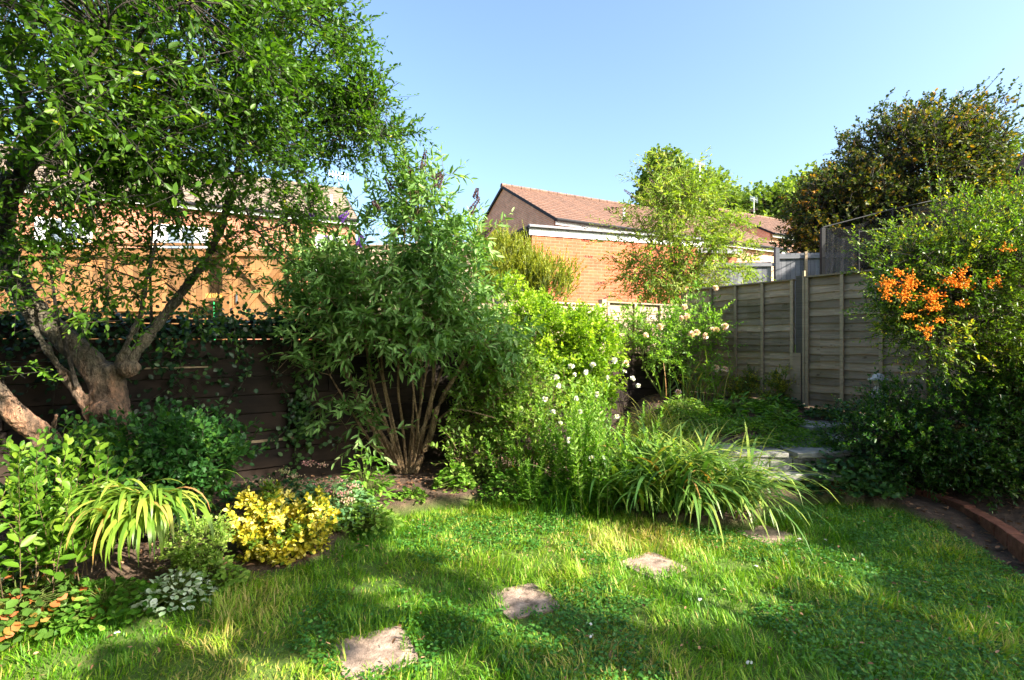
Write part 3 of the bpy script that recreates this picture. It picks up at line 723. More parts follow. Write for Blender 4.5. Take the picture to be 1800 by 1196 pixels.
# low brick outbuilding
t = thing('brick_outbuilding', 'low orange brick outbuilding with white fascia, lit by the sun', 'outbuilding', (.47, 12, 1.5))
ob = Line((.47, 12), (.945, .326)); ob.n = np.array([.326, -.945, 0.]); D_ = 3.6
mb = MB(); f0, f1 = ob.p(0, 0, 0), ob.p(4.7, 0, 0); r0, r1 = ob.p(0, -D_, 0), ob.p(4.7, -D_, 0)
mb.add([q+UP*z for z in (1.2, 4.12) for q in (f0, f1, r1, r0)], [(0, 1, 5, 4), (1, 2, 6, 5), (2, 3, 7, 6), (3, 0, 4, 7)]); mb.build('wall', 'brickr', t)
mb = MB(); ob.box(mb, -.08, 4.8, .0, .03, 4.06, 4.2); mb.build('fascia', 'upvc', t)
mb = MB(); c = ob.p(2.35, -D_/2+.02, 4.26); mb.box(c, (4.9, D_+.2, .05), (ob.d, -ob.n, (0, 0, 1))); rf = mb.build('roof', 'grey', t)
mb = MB()
for i in range(18): ob.box(mb, -.1+i*.272, -.1+i*.272+.262, .0, .06, 4.205+random.uniform(-.004, .004), 4.30)
mb.build('verge_tiles', 'grey', rf)
mb = MB(); mb.tube([ob.p(-.15, .03, 4.2), ob.p(-.15, -D_, 4.3)], [.06, .06], 8); mb.build('gutter', 'black', t)
mb = MB(); mb.box(ob.p(-.06, -D_/2, 4.15), (.03, D_, .2), (ob.d, -ob.n, (0, 0, 1))); mb.build('soffit_board', 'black', t)
# white framed glazing beside it
t = thing('glazed_lean_to', 'white framed glazed panel beside the left corner of the low brick outbuilding', 'lean-to', (.05, 11.3, 1.5))
gl = Line((-.85, 11.5), (1, .12)); gl.n = np.array([.12, -.99, 0.])
mb = MB()
for s_ in (0, .42, .84, 1.24): gl.box(mb, s_-.03, s_+.03, -.03, .03, 1.4, 3.62)
for z in (1.45, 2.5, 3.58): gl.box(mb, .03, 1.21, -.025, .025, z, z+.05)
mb.build('frame', 'upvc', t)
mb = MB(); gl.box(mb, .03, 1.2, -.012, -.004, 1.5, 3.58); mb.build('pane', 'curtain', t)
# porch right of the outbuilding
t = thing('brick_porch', 'open brick porch with grey lean-to roof between the outbuilding and the far houses', 'porch', (5.4, 14.2, 1.5))
pb = Line((4.6, 14.1), (.985, .17)); pb.n = np.array([.17, -.985, 0.])
mb = MB(); pb.box(mb, .3, .56, -.2, 0, 1.2, 4.05); mb.build('pier', 'brickr', t)
mb = MB(); pb.box(mb, 1.35, 1.75, -.2, 0, 1.2, 4.0); mb.build('pier', 'brickr', t)
mb = MB(); pb.box(mb, -.3, 2.2, -2.2, -2.0, 1.2, 4.2); mb.build('back_wall', 'brickr', t)
mb = MB(); pb.box(mb, -.5, 1.75, -2.4, .25, 4.02, 4.1); mb.build('lean_to_roof', 'grey', t)
mb = MB(); pb.box(mb, -.5, 1.75, .252, .27, 3.98, 4.11); mb.build('fascia', 'grey', t)
pipe(t, pb.p(1.28, .05, 1.2), pb.p(1.28, .05, 4.05), .035, 'downpipe')
# neighbouring roof corner at the right edge of view
t = thing('tiled_house', 'dark tiled roof corner of the house at the far right edge', 'house', (10.9, 10, 1.5))
mb = MB(); roof_slope(mb, (9.86, 10, 4.9), (10.9, 5.2, 4.9), (11.6, 10.4, 7.6), (12.6, 5.6, 7.6)); mb.build('roof', 'tiled', t)
mb = MB(); mb.add([(10.2, 9.7, 1), (11.15, 5.3, 1), (15, 6.2, 1), (14, 10.5, 1), (10.2, 9.7, 4.95), (11.15, 5.3, 4.95), (15, 6.2, 4.95), (14, 10.5, 4.95)], [(0, 1, 5, 4), (1, 2, 6, 5), (2, 3, 7, 6), (3, 0, 4, 7)]); mb.build('wall', 'bricko', t)
mb = MB(); mb.tube([(9.86, 10.02, 4.86), (10.9, 5.2, 4.86)], [.06, .06], 8); mb.build('gutter', 'black', t)
# net enclosure
t = thing('net_enclosure', 'garden net enclosure of dark poles with a sagging grey net behind the lap fence', 'net enclosure', (6.6, 9.5, 1.0))
def sheet(pa, pb_, za, zb, bot, sag, mat, name, folds=0.04, n=40):
    pa = np.array([pa[0], pa[1], 0.]); pb_ = np.array([pb_[0], pb_[1], 0.]); d = U(pb_-pa); nn = np.array([d[1], -d[0], 0.]); mb = MB(); R = 14
    vs = []
    for i in range(n+1):
        f = i/n; top = za+(zb-za)*f-sag*4*f*(1-f)
        for j in range(R+1):
            k = j/R; z = top+(bot-top)*k
            o = folds*(math.sin(f*17+k*4)*.6+math.sin(f*39+k*9)*.4)*(.3+k*.7)
            vs.append(pa+(pb_-pa)*f+nn*o+UP*z)
    mb.add(vs, [(i*(R+1)+j, (i+1)*(R+1)+j, (i+1)*(R+1)+j+1, i*(R+1)+j+1) for i in range(n) for j in range(R)], .5)
    mb.build(name, mat, t, smooth=True)
PO = [P(1446, 400, 9.6), P(1509, 408, 9.2), P(1568, 368, 10.8), P(1700, 340, 11.6), P(1640, 390, 9.3)]
for q in PO[1:]:
    mb = MB(); mb.tube([(q[0], q[1], .9), (q[0], q[1], q[2]+.03)], [.022, .018], 8); mb.build('pole', 'black', t)
mb = MB(); mb.box((PO[0][0], PO[0][1], 2.3), (.08, .06, 2.8)); mb.build('padded_pole', 'black', t, .01)
sheet(PO[0][:2]+np.array([.07, 0]), PO[1][:2], PO[0][2], PO[1][2], 1.2, .16, 'net2', 'grey_net', .05)
sheet(PO[0][:2], PO[2][:2], PO[0][2], PO[2][2], 1.2, .12, 'net', 'dark_net')
sheet(PO[2][:2], PO[3][:2], PO[2][2], PO[3][2], 1.2, .08, 'net', 'dark_net')
sheet(PO[1][:2], PO[4][:2], PO[1][2], PO[4][2], 1.2, .05, 'net', 'dark_net')
mb = MB(); mb.tube([PO[1], PO[4]], [.012, .012], 6); mb.tube([PO[0], PO[2]], [.01, .01], 6); mb.tube([PO[2], PO[3]], [.01, .01], 6); mb.build('top_cord', 'black', t)
# terrace steps, edging, rocks
def slab(name, lab, cat, c, sz, rot, mat, group=None, bev=.008):
    a = math.radians(rot); mb = MB(); mb.box(c, sz, ((math.cos(a), math.sin(a), random.uniform(-.02, .02)), (-math.sin(a), math.cos(a), 0), (0, 0, 1)))
    return tag(mb.build(name, mat, None, bev), lab, cat, group)
slab('step_slab', 'grey stone slab at the terrace edge beside the dark hedge', 'slab', (3.15, 5.35, .445), (.62, .42, .055), 4, 'slabg', 'slabs of the terrace step')
slab('step_slab', 'flat stone slab behind the strap leaved clump at the terrace edge', 'slab', (2.45, 5.38, .44), (.7, .42, .05), -3, 'slabg', 'slabs of the terrace step')
slab('step_slab', 'low stone step under the right end of the strap leaved clump', 'slab', (2.85, 5.12, .25), (.75, .2, .06), -4, 'slabg', 'slabs of the terrace step')
slab('step_slab', 'pinkish stone slab glimpsed left of the terrace edge through the strap leaves', 'slab', (1.75, 5.5, .38), (.5, .4, .05), 8, 'slab', 'slabs of the terrace step')
t = thing('terrace_wall', 'low dark stone wall holding the terrace edge under the step slabs', 'wall', (2.5, 5.3, 0))
for i_ in range(9):
    for j_ in range(3):
        mb = MB(); mb.box((1.55+.235*i_+.1*(j_ % 2), 5.27+random.uniform(-.012, .012), -.02+.145*j_+.07), (.226, .16, .138)); mb.build('stone_block', 'slabg', t, .012)
slab('path_slab', 'dark paving slab on the terrace in front of the fence post', 'slab', (3.75, 6.4, Hs(3.75, 6.4)+.01), (.7, .6, .05), 20, 'slabg', 'dark slabs on the terrace')
slab('path_slab', 'dark paving slab between the hedge and the weeds on the terrace', 'slab', (3.45, 5.85, Hs(3.45, 5.85)+.012), (.7, .6, .05), 12, 'slabg', 'dark slabs on the terrace')
def rock(lab, c, r, sx, sz_, mat='rock'):
    mb = MB(); mb.lathe((0, 0, 0), [(.02, -1), (.7, -.8), (1, -.2), (.92, .45), (.55, .9), (.02, 1)], 12)
    vs = []
    for v in mb.v:
        n_ = 1+.25*mnoise.noise(Vector(v)*1.7+Vector(c)*9); vs.append((c[0]+v[0]*r*sx*n_, c[1]+v[1]*r*n_, c[2]+v[2]*r*sz_*n_))
    mb.v = vs; tag(mb.build('rock', mat, None, 0, True), lab, 'rock', 'rocks by the brick edging')
rock('pale yellowish rough stone at the foot of the ivy beside the brick edging', (3.64, 5.2, .17), .11, 1.5, .75)
rock('dark reddish stone left of the pale rock under the ivy', (3.25, 5.12, .14), .09, 1.7, .7, 'edge')
t = thing('brick_edging', 'curved row of red bricks edging the bed under the dark hedge', 'edging', (4.2, 4.8, .05))
EP = [(3.75, 5.3), (3.95, 4.9), (4.0, 4.55), (3.9, 4.15), (3.75, 3.8), (3.55, 3.35)]
a_, b_ = limb([(x, y, 0) for x, y in EP], [1]*6, 6); pth = a_[0]; acc = np.concatenate([[0], np.cumsum(np.linalg.norm(np.diff(pth, axis=0), axis=1))])
for i in range(int(acc[-1]/.225)):
    s_ = i*.225+.11; k = np.searchsorted(acc, s_)-1; f = (s_-acc[k])/(acc[k+1]-acc[k]); c = pth[k]*(1-f)+pth[k+1]*f; d = U(pth[k+1]-pth[k])
    mb = MB(); mb.box((c[0], c[1], .07+random.uniform(-.02, .016)), (.205, .1, .16), (d, (-d[1], d[0], 0), U(np.array([random.uniform(-.06, .06), random.uniform(-.06, .06), 1])))); mb.build('edging_brick', 'edge', t, .006)
# statue
sx_, sy_ = 4.28, 5.98; hz = Hs(sx_, sy_)
t = thing('stone_statue', 'small grey stone figure in a floppy hat standing by the fence', 'statue', (sx_, sy_, hz))
hz += .1; c0 = np.array([sx_, sy_, hz])
MB().box((sx_, sy_, hz-.09), (.3, .3, .19)).build('pedestal', 'slabg', t, .01)
MB().lathe(c0, [(.11, 0), (.11, .05), (.08, .07)], 16).build('plinth', 'stone', t)
mb = MB(); mb.lathe(c0+UP*.07, [(.075, 0), (.085, .06), (.07, .14), (.05, .2), (.06, .26), (.062, .31), (.03, .35), (.024, .37)], 16, 1, .8)
for sg in (-1, 1): mb.tube([c0+np.array([.055*sg, 0, .37]), c0+np.array([.085*sg, -.03, .29]), c0+np.array([.04*sg, -.075, .26])], [.022, .02, .017], 8)
mb.build('body', 'stone', t, 0, True)
mb = MB(); mb.lathe(c0+UP*.42, [(.012, 0), (.04, .012), (.052, .045), (.05, .08), (.03, .105), (.005, .11)], 16, 1, 1.05); mb.lathe(c0+np.array([0, -.055, .462]), [(.003, 0), (.009, .004), (.002, .02)], 8); mb.build('head', 'stone', t, 0, True)
mb = MB(); mb.lathe(c0+UP*.495, [(.098, -.012), (.104, .0), (.085, .014), (.06, .022), (.056, .045), (.04, .062), (.01, .07)], 20, 1.05, 1); mb.build('hat', 'stone', t, 0, True)
# ------------------------------------------------------------------ plum tree, left
rng = np.random.default_rng(11)
d0 = 4.0
t = thing('plum_tree', 'big plum tree with burred forked trunk and arching crown filling the upper left', 'tree', (P(205, 800, d0)[0], d0, .15))
PT = t
def L2(pts, rads, n=8, wob=.006): return limb([P(*p) for p in pts], [q*.66 for q in rads], n, wob)
trunk = [L2([(208, 940, 4.05), (205, 850, 4.03), (203, 780, 4.0), (192, 715, 4.0), (192, 670, 4.0), (196, 640, 4.0)], [.22, .18, .165, .20, .17, .12], 8, .004)]
big = L2([(190, 690, 4.0), (160, 640, 3.98), (105, 590, 3.95), (62, 545, 3.9), (28, 490, 3.9), (10, 400, 3.9), (28, 320, 3.9), (70, 240, 3.9), (115, 180, 3.9), (190, 176, 3.9), (250, 188, 3.8), (330, 150, 3.9)], [.13, .145, .13, .12, .11, .11, .12, .13, .10, .085, .06, .03], 8)
big2 = L2([(110, 190, 3.9), (160, 90, 3.9), (245, 20, 3.9), (250, -80, 4.0)], [.09, .07, .055, .03])
big3 = L2([(60, 250, 3.9), (20, 130, 3.7), (-60, 0, 3.6)], [.09, .07, .04])
right = L2([(196, 668, 4.0), (232, 625, 4.0), (275, 575, 4.05), (325, 510, 4.1), (372, 435, 4.2), (405, 345, 4.3), (425, 260, 4.4), (452, 180, 4.5), (480, 90, 4.5), (500, 20, 4.6)], [.085, .07, .058, .052, .048, .042, .036, .03, .022, .015])
mid_ = L2([(203, 650, 4.0), (222, 605, 3.95), (245, 555, 3.95), (256, 500, 3.9), (275, 420, 3.9), (300, 330, 3.9)], [.04, .035, .032, .026, .02, .01])
lit = L2([(172, 755, 3.95), (140, 695, 3.85), (100, 640, 3.8), (62, 590, 3.75), (38, 535, 3.75), (20, 470, 3.7), (-10, 400, 3.7)], [.07, .055, .042, .036, .034, .03, .02])
thin = L2([(135, 680, 3.8), (118, 620, 3.75), (105, 560, 3.7), (92, 480, 3.7), (60, 400, 3.7)], [.025, .018, .014, .012, .008])
hor = L2([(330, 150, 3.9), (400, 95, 4.2), (480, 115, 4.5), (570, 150, 4.8), (660, 175, 5.0)], [.03, .025, .02, .014, .006])
hor2 = L2([(425, 260, 4.4), (500, 240, 4.6), (590, 215, 4.8), (690, 240, 5.0)], [.025, .018, .012, .005])
tw3 = L2([(300, 330, 3.9), (285, 230, 3.6), (240, 190, 3.4), (270, 100, 3.1)], [.015, .014, .012, .008])
tw4 = L2([(395, 300, 4.3), (430, 370, 4.25), (470, 430, 4.2), (530, 470, 4.2)], [.014, .012, .010, .004])
low = L2([(268, 590, 4.05), (262, 470, 4.1), (270, 380, 4.1), (250, 290, 4.0)], [.016, .014, .012, .008])
def fused(parts, name, mat, parent, vox=.010, disp=.03, burrs=()):
    mb = MB()
    for (a, b), sd in parts:
        V, Q = tube_geo(a, b, sd); k = len(V); mb.add(V, [tuple(q) for q in Q]+[tuple(range(sd))[::-1], tuple(range(k-sd, k))], .5)
    for c, r_, sx_ in burrs: mb.lathe(c, [(r_*.05, -r_), (r_*.5, -r_*.85), (r_*.87, -r_*.5), (r_, 0), (r_*.87, r_*.5), (r_*.5, r_*.85), (r_*.05, r_)], 14, sx_)
    o = mb.build(name, mat, parent, 0, True)
    m1 = o.modifiers.new('fuse', 'REMESH'); m1.mode = 'VOXEL'; m1.voxel_size = vox; m1.use_smooth_shade = True
    m3 = o.modifiers.new('soft', 'SMOOTH'); m3.factor = .6; m3.iterations = 8
    dm = o.modifiers.new('burl', 'DISPLACE'); dm.texture = tex; dm.strength = disp; dm.mid_level = .5
    dm = o.modifiers.new('bark_ridges', 'DISPLACE'); dm.texture = tex2; dm.strength = .018; dm.mid_level = .5
    return o
tex = bpy.data.textures.new('burl', 'CLOUDS'); tex.noise_scale = .11
tex2 = bpy.data.textures.new('ridges', 'CLOUDS'); tex2.noise_scale = .025
fused([(trunk[0], 18), (big, 16), (big2, 12), (big3, 12), (right, 12), (lit, 10), (mid_, 8)], 'trunk', 'bark', t, burrs=[(P(183, 722, 3.87), .085, 1.1), (P(198, 738, 3.88), .06, 1), (P(225, 648, 3.98), .07, 1.2)])
V, Q, _ = cat_geo([tube_geo(*b, 9) for b in (thin, hor, hor2, tw3, tw4, low)]); npmesh('limb', V, Q, None, M['barkd'], t, None, True)
xl = [L2([(160, 90, 3.9), (110, 60, 3.5), (50, 20, 3.2), (-20, 10, 3.0)], [.03, .025, .018, .008]), L2([(250, 188, 3.8), (235, 120, 3.4), (260, 50, 3.2), (330, 0, 3.2)], [.03, .02, .016, .008]), L2([(250, 188, 3.8), (300, 230, 3.8), (380, 225, 4.0), (440, 250, 4.3)], [.03, .022, .016, .008]),
      L2([(330, 150, 3.9), (370, 80, 4.0), (430, 30, 4.2), (470, -30, 4.4)], [.025, .02, .014, .008]), L2([(70, 240, 3.9), (120, 270, 3.6), (180, 300, 3.6), (250, 310, 3.7)], [.025, .02, .014, .008]), L2([(100, 200, 3.9), (90, 150, 3.4), (150, 110, 3.1), (190, 60, 2.9)], [.03, .022, .016, .008]),
      L2([(60, 250, 3.9), (20, 230, 3.5), (-20, 180, 3.2), (-40, 100, 3.0)], [.03, .022, .016, .008]), L2([(190, 176, 3.9), (170, 220, 3.5), (120, 240, 3.2), (60, 300, 3.2)], [.02, .018, .012, .008]), L2([(480, 90, 4.5), (530, 60, 4.6), (570, 10, 4.6), (600, -40, 4.6)], [.014, .012, .009, .005])]
V, Q, _ = cat_geo([tube_geo(*b, 7) for b in xl]); npmesh('limb', V, Q, None, M['barkd'], t, None, True)
skel = np.concatenate([b[0][0] for b in xl]+[b[0][0] for b in (big, big2, big3, right, mid_, hor, hor2, tw3, tw4, low)])
# crown: volumes in metres, centred by view direction and distance
def E(px, py, d, rx, ry, rz, w_=None):
    c = P(px, py, d); return (c, (rx, ry, rz)) if w_ is None else (c, (rx, ry, rz), w_)
crown = [E(380, 470, 4.2, .5, .4, .4, .5), E(150, 480, 3.7, .5, .4, .35, .5), E(60, 60, 3.0, .9, 1.0, .8, 3.8), E(230, 60, 3.4, .9, .9, .75, 3.6), E(120, 200, 3.5, .8, .8, .6, 2.4), E(400, 60, 4.0, .95, .8, .75, 3.6), E(330, 200, 3.9, .85, .7, .65, 3), E(500, 70, 4.6, .6, .6, .6, 1.9),
         E(520, 180, 4.6, .75, .6, .45, 2.6), E(640, 235, 4.9, .45, .5, .32, 1.3), E(620, 180, 4.9, .4, .5, .2, .6), E(450, 280, 4.5, .75, .6, .38, 1.6), E(240, 310, 4.0, .9, .6, .40, 1.1), E(60, 350, 3.6, .6, .5, .5, .8),
         E(545, 265, 4.8, .4, .5, .16, .6), E(480, 360, 4.4, .5, .4, .3, .45), E(330, 400, 4.1, .6, .5, .4, .45), E(520, -40, 4.6, .8, .8, .4, 1.2), E(200, -60, 3.6, 1.2, 1.0, .5, 2)]
cc, od, kk = in_ells(crown, 450, .15); per = 13
cvar = rng.normal(0, .12, len(cc)); idx = np.repeat(np.arange(len(cc)), per); N = len(idx)
S = cc[idx]+rng.normal(0, .085, (N, 3)); D = U(od[idx]*.6+UP*.25+rng.normal(0, .6, (N, 3))); Ls = rng.uniform(.12, .34, N)
parts = [shoots_leaves(S, D, Ls, 9, .076, .036, .85, .1, .9, .32, .26, clumpvar=cvar[idx])]
tg = [twigs(S-D*.08, D, Ls+.08, .0028, .1)]
# long outer shoots reaching to the right against the sky
eS, eT = [], []
for (x0, y0, x1, y1, d_) in ((540, 30, 650, -60, 4.6), (560, 60, 640, 5, 4.6), (580, 110, 625, 60, 4.7), (570, 100, 662, 72, 4.7), (590, 130, 650, 95, 4.7), (600, 190, 722, 162, 4.9), (610, 215, 718, 205, 4.9), (620, 240, 715, 250, 5.0), (600, 250, 700, 290, 5.0),
                             (590, 270, 650, 300, 4.9), (520, 120, 600, 150, 4.6), (600, 170, 690, 175, 4.9), (500, 330, 540, 390, 4.6), (430, 400, 470, 450, 4.3), (610, 230, 720, 228, 4.95), (540, 10, 600, -40, 4.6), (560, 200, 640, 160, 4.8)):
    for r_ in range(3):
        a = P(x0+rng.normal(0, 12), y0+rng.normal(0, 12), d_+rng.normal(0, .15)); b = P(x1+rng.normal(0, 10), y1+rng.normal(0, 12), d_+rng.normal(0, .15)); eS.append(a); eT.append(b)
eS, eT = np.array(eS), np.array(eT); eL = np.linalg.norm(eT-eS, axis=1); eD = U(eT-eS)
parts.append(shoots_leaves(eS, eD, eL, 20, .062, .025, .75, .06, .9, .5, .2, start=.02)); tg.append(twigs(eS-eD*.2, eD, eL+.2, .004, .06, 6))
# big near leaves and lit low leaves
def sprays(lst, n, ll, lw_2, k, vm, jit=.05, mat=None):
    a = np.array([P(*q[:3]) for q in lst]); b = np.array([P(*q[3:6]) for q in lst]); i_ = np.repeat(np.arange(len(lst)), n)
    a = a[i_]+rng.normal(0, jit, (len(i_), 3)); b = b[i_]+rng.normal(0, jit*1.6, (len(i_), 3))
    return a, U(b-a), np.linalg.norm(b-a, axis=1)
nS, nD, nL = sprays([(300, 250, 2.0, 290, 20, 1.9), (310, 200, 2.0, 330, 40, 1.9), (120, 260, 2.1, 110, 60, 2.0), (60, 200, 1.9, 30, 60, 1.9), (400, 190, 2.3, 420, 20, 2.2), (180, 60, 2.0, 60, -20, 1.9), (40, 330, 2.1, 10, 180, 2.0), (330, 120, 2.0, 200, 10, 1.9),
                       (360, 230, 2.4, 440, 200, 2.3), (100, 120, 2.2, 150, 10, 2.2)], 3, 0, 0, 0, 0, .16)
parts.append(shoots_leaves(nS, nD, nL, 13, .062, .030, .9, .1, .8, .55, .2))
tg.append(twigs(nS, nD, nL, .0022, .1, 5))
lS, lD, lL = sprays([(40, 620, 3.3, 15, 600, 3.3), (110, 560, 3.4, 130, 450, 3.4), (90, 530, 3.4, 30, 470, 3.4), (20, 560, 3.4, 60, 540, 3.3), (235, 600, 3.6, 240, 520, 3.5), (60, 640, 3.3, 90, 655, 3.3), (140, 570, 3.5, 160, 500, 3.5), (230, 640, 3.6, 270, 590, 3.5),
                     (120, 500, 3.5, 30, 420, 3.4), (200, 520, 3.6, 230, 440, 3.6), (330, 520, 4.1, 340, 560, 4.0), (30, 480, 3.4, -20, 560, 3.3), (150, 430, 3.6, 80, 380, 3.5), (380, 500, 4.2, 330, 440, 4.2), (260, 430, 3.9, 200, 400, 3.8), (300, 480, 4.1, 400, 500, 4.1)], 3, 0, 0, 0, 0, .06)
V, Q, vr = shoots_leaves(lS, lD, lL, 9, .06, .026, .9, .1, 1.0, .5, .2)
npmesh('foliage', V, Q, None, M['plumlow'], t, vr); tg.append(twigs(lS, lD, lL, .003, .1, 5))
V, Q, vr = cat_geo(parts); npmesh('crown', V, Q, None, M['plum'], t, vr)
dd = np.linalg.norm(cc[:, None]-skel[None], axis=2); st = skel[dd.argmin(1)]; tt = np.linspace(0, 1, 7)[None, :, None]
mp_ = (st+cc)/2+rng.normal(0, .1, cc.shape); pth = (1-tt)**2*st[:, None]+2*tt*(1-tt)*mp_[:, None]+tt*tt*cc[:, None]
tg.append(tube_geo(pth, .007*np.ones((len(cc), 1))*np.linspace(1, .3, 7)[None], 5))
V, Q, _ = cat_geo(tg); npmesh('twigs', V, Q, None, M['barkd'], t, np.full(len(V), .5))
# leaning trunk at the left edge
t = thing('leaning_tree', 'leaning reddish tree trunk with sawn stub cut by the left edge', 'tree', (P(105, 840, 3.6)[0], 3.6, .15))
lean = L2([(135, 960, 3.65), (110, 880, 3.62), (92, 820, 3.6), (78, 775, 3.58), (50, 745, 3.5), (5, 705, 3.4), (-80, 620, 3.3), (-170, 500, 3.2), (-260, 330, 3.1)], [.12, .10, .095, .11, .105, .10, .095, .085, .07], 8, .006)
stub = L2([(84, 790, 3.56), (94, 752, 3.5), (99, 728, 3.47)], [.034, .028, .026], 4, 0)
fused([(lean, 18), (stub, 10)], 'trunk', 'bark', t, burrs=[(P(80, 785, 3.53), .09, 1)])
V, Q, _ = cat_geo([tube_geo(*limb([(-3.4, 3.1, 2.5), (-3.0, 2.4, 3.6), (-2.0, 1.2, 4.4), (-.6, .2, 4.9), (.8, -.4, 5.1)], [.07, .06, .05, .035, .012])), tube_geo(*limb([(-2.0, 1.2, 4.4), (-1.8, 0, 4.8), (-2.2, -1, 5.0)], [.04, .03, .012]))]); npmesh('limb', V, Q, None, M['barkd'], t, None, True)  # limbs out of view, added to carry the sky-blocking clumps overhead
cc, od, kk = in_ells([E(-300, 300, 3.1, .9, .8, .9, 1), E(-150, 120, 3.0, .7, .7, .6, .8), ((-2.2, .9, 4.4), (1.5, .9, .45), 3), ((-.6, .1, 4.9), (1.3, 1.0, .45), 3), ((.9, -.5, 5.1), (.9, .8, .4), 1.5), ((-2.2, -1, 4.9), (1.2, .9, .5), 2)], 300, .2); idx = np.repeat(np.arange(300), 8); S = cc[idx]+rng.normal(0, .12, (2400, 3)); D = U(rng.normal(0, 1, (2400, 3))+UP*.3)  # overhead clumps are unseen, added to hold sky light off the lawn
V, Q, vr = shoots_leaves(S, D, rng.uniform(.15, .4, 2400), 9, .068, .03); npmesh('crown', V, Q, None, M['plum'], t, vr)
# ------------------------------------------------------------------ tall buddleia
rng = np.random.default_rng(5)
bb = P(712, 828, 5.65); bb[2] = Hs(bb[0], bb[1])
def bstem(px, py, x1, y1, x2, y2, r, d1=5.6, d2=5.5): return ([P(px, py, 5.65), P((px+x1)/2+random.uniform(-6, 6), (py+y1)/2, 5.6), P(x1, y1, d1), P(x2, y2, d2)], [r, r*.9, r*.7, r*.35])
limbs = [bstem(700, 832, 600, 640, 540, 520, .026), bstem(705, 832, 625, 690, 560, 450, .024), bstem(708, 832, 650, 650, 620, 450, .018), bstem(712, 832, 670, 620, 680, 430, .017), bstem(716, 832, 700, 650, 715, 350, .018, 5.5),
         bstem(722, 832, 740, 690, 735, 330, .02, 5.7), bstem(728, 830, 775, 705, 845, 590, .042, 5.6), bstem(726, 830, 760, 700, 760, 450, .02), bstem(724, 828, 748, 660, 790, 420, .016), bstem(700, 830, 640, 760, 580, 660, .02, 5.4, 5.2),
         bstem(732, 828, 780, 640, 830, 480, .018), bstem(712, 830, 690, 760, 650, 560, .014, 5.4), bstem(718, 830, 735, 750, 715, 600, .014, 5.4), bstem(706, 830, 660, 740, 600, 600, .016, 5.8, 5.9), bstem(738, 760, 800, 720, 870, 735, .012, 5.4, 5.2),
         bstem(722, 830, 765, 640, 750, 500, .013), bstem(716, 828, 725, 640, 700, 480, .013, 5.7), bstem(710, 828, 655, 700, 640, 540, .013, 5.5)]
ells = [E(690, 540, 5.5, 1.0, .6, .42, 4), E(580, 505, 5.5, .38, .5, .40, 1.3), E(775, 515, 5.5, .34, .5, .48, 1.4), E(740, 410, 5.5, .3, .3, .45, 1.5), E(738, 335, 5.5, .17, .2, .24, .5), E(820, 420, 5.5, .25, .25, .28, .35), E(565, 590, 5.3, .32, .35, .22, .6),
        E(550, 440, 5.5, .3, .35, .2, .4), E(625, 730, 5.5, .28, .25, .25, .25), E(690, 600, 5.4, .9, .4, .2, .9), E(860, 590, 5.4, .3, .4, .4, .7), E(490, 640, 5.1, .22, .2, .08, .1), E(660, 400, 5.6, .25, .25, .2, .25)]
ex = [(690, 430, 690, 330), (735, 360, 738, 270), (750, 360, 775, 310), (720, 400, 700, 300), (830, 450, 835, 345), (800, 430, 780, 340), (560, 460, 548, 375), (600, 470, 605, 390), (640, 450, 655, 365), (780, 470, 800, 360), (560, 620, 445, 645), (560, 650, 470, 660),
      (600, 690, 540, 760), (830, 480, 850, 420), (520, 520, 470, 480), (530, 560, 465, 540), (725, 350, 715, 295), (760, 380, 790, 330)]
a = np.array([P(q[0], q[1], 5.5) for q in ex]); b = np.array([P(q[2], q[3], 5.4) for q in ex]); a = np.repeat(a, 2, 0); b = np.repeat(b, 2, 0); a = a+rng.normal(0, .04, a.shape); b = b+rng.normal(0, .06, b.shape)
bud = plant('buddleia', 'tall grey green buddleia with bare fanned stems and purple tips', 'shrub', bb, ells, 180, 9, .25, .32, (.155, .048), 'budd', 'stem', limbs, 9, .35, .5, .12, .95, .8, .5, .2, br=.009,
            twr=.003, leafdroop=.25, extra=(a, U(b-a), np.linalg.norm(b-a, axis=1), 14), shell=.25)
def spike(parent, p, d, L, r, mat, n=130, name='flower_spike', pl=.011):
    p = np.array(p, float); d = U(np.array(d, float)); t_ = rng.uniform(0, 1, n)
    u = U(np.cross(d, [.3, .9, .1])); v = np.cross(d, u); az = rng.uniform(0, 6.28, n); o = u*np.cos(az)[:, None]+v*np.sin(az)[:, None]
    rr = r*(1-t_*.75)
    V, Q, vr = leaf_geo(p+d*(L*t_)[:, None]+o*(rr*.5)[:, None], o+d*.6, np.cross(o, d)+rng.normal(0, .3, (n, 3)), np.full(n, pl)+rr*.5, np.full(n, pl), rng.uniform(0, 1, n), wide=.8)
    return npmesh(name, V, Q, None, M[mat], parent, vr)
for px, py, dx, dy, L, mt in ((742, 300, .03, .16, .16, 'spent'), (725, 305, -.08, .1, .08, 'spent'), (760, 315, .09, .05, .08, 'spent'), (690, 335, -.06, .1, .1, 'spent'), (768, 330, .06, .12, .10, 'spent'), (825, 375, .09, .13, .14, 'spent'), (665, 370, -.05, .08, .08, 'spent'),
                              (850, 415, .1, .08, .09, 'spent'), (548, 386, 0, .05, .08, 'purple'), (597, 388, .04, .03, .09, 'purple'), (568, 428, .03, .04, .06, 'purple'), (630, 434, .02, .05, .08, 'purple'), (543, 505, .05, .0, .07, 'purple'), (689, 525, .05, .0, .08, 'purple'),
                              (439, 643, -.06, .0, .07, 'purple'), (755, 437, .03, .02, .05, 'purple'), (548, 375, 0, .06, .07, 'spent'), (835, 350, .02, .08, .08, 'spent'), (712, 620, .04, .0, .05, 'purple')):
    spike(bud, P(px, py, 5.30), (dx, 0, dy+.01), L*1.35, .03 if mt == 'purple' else .026, mt, 120, pl=.014)
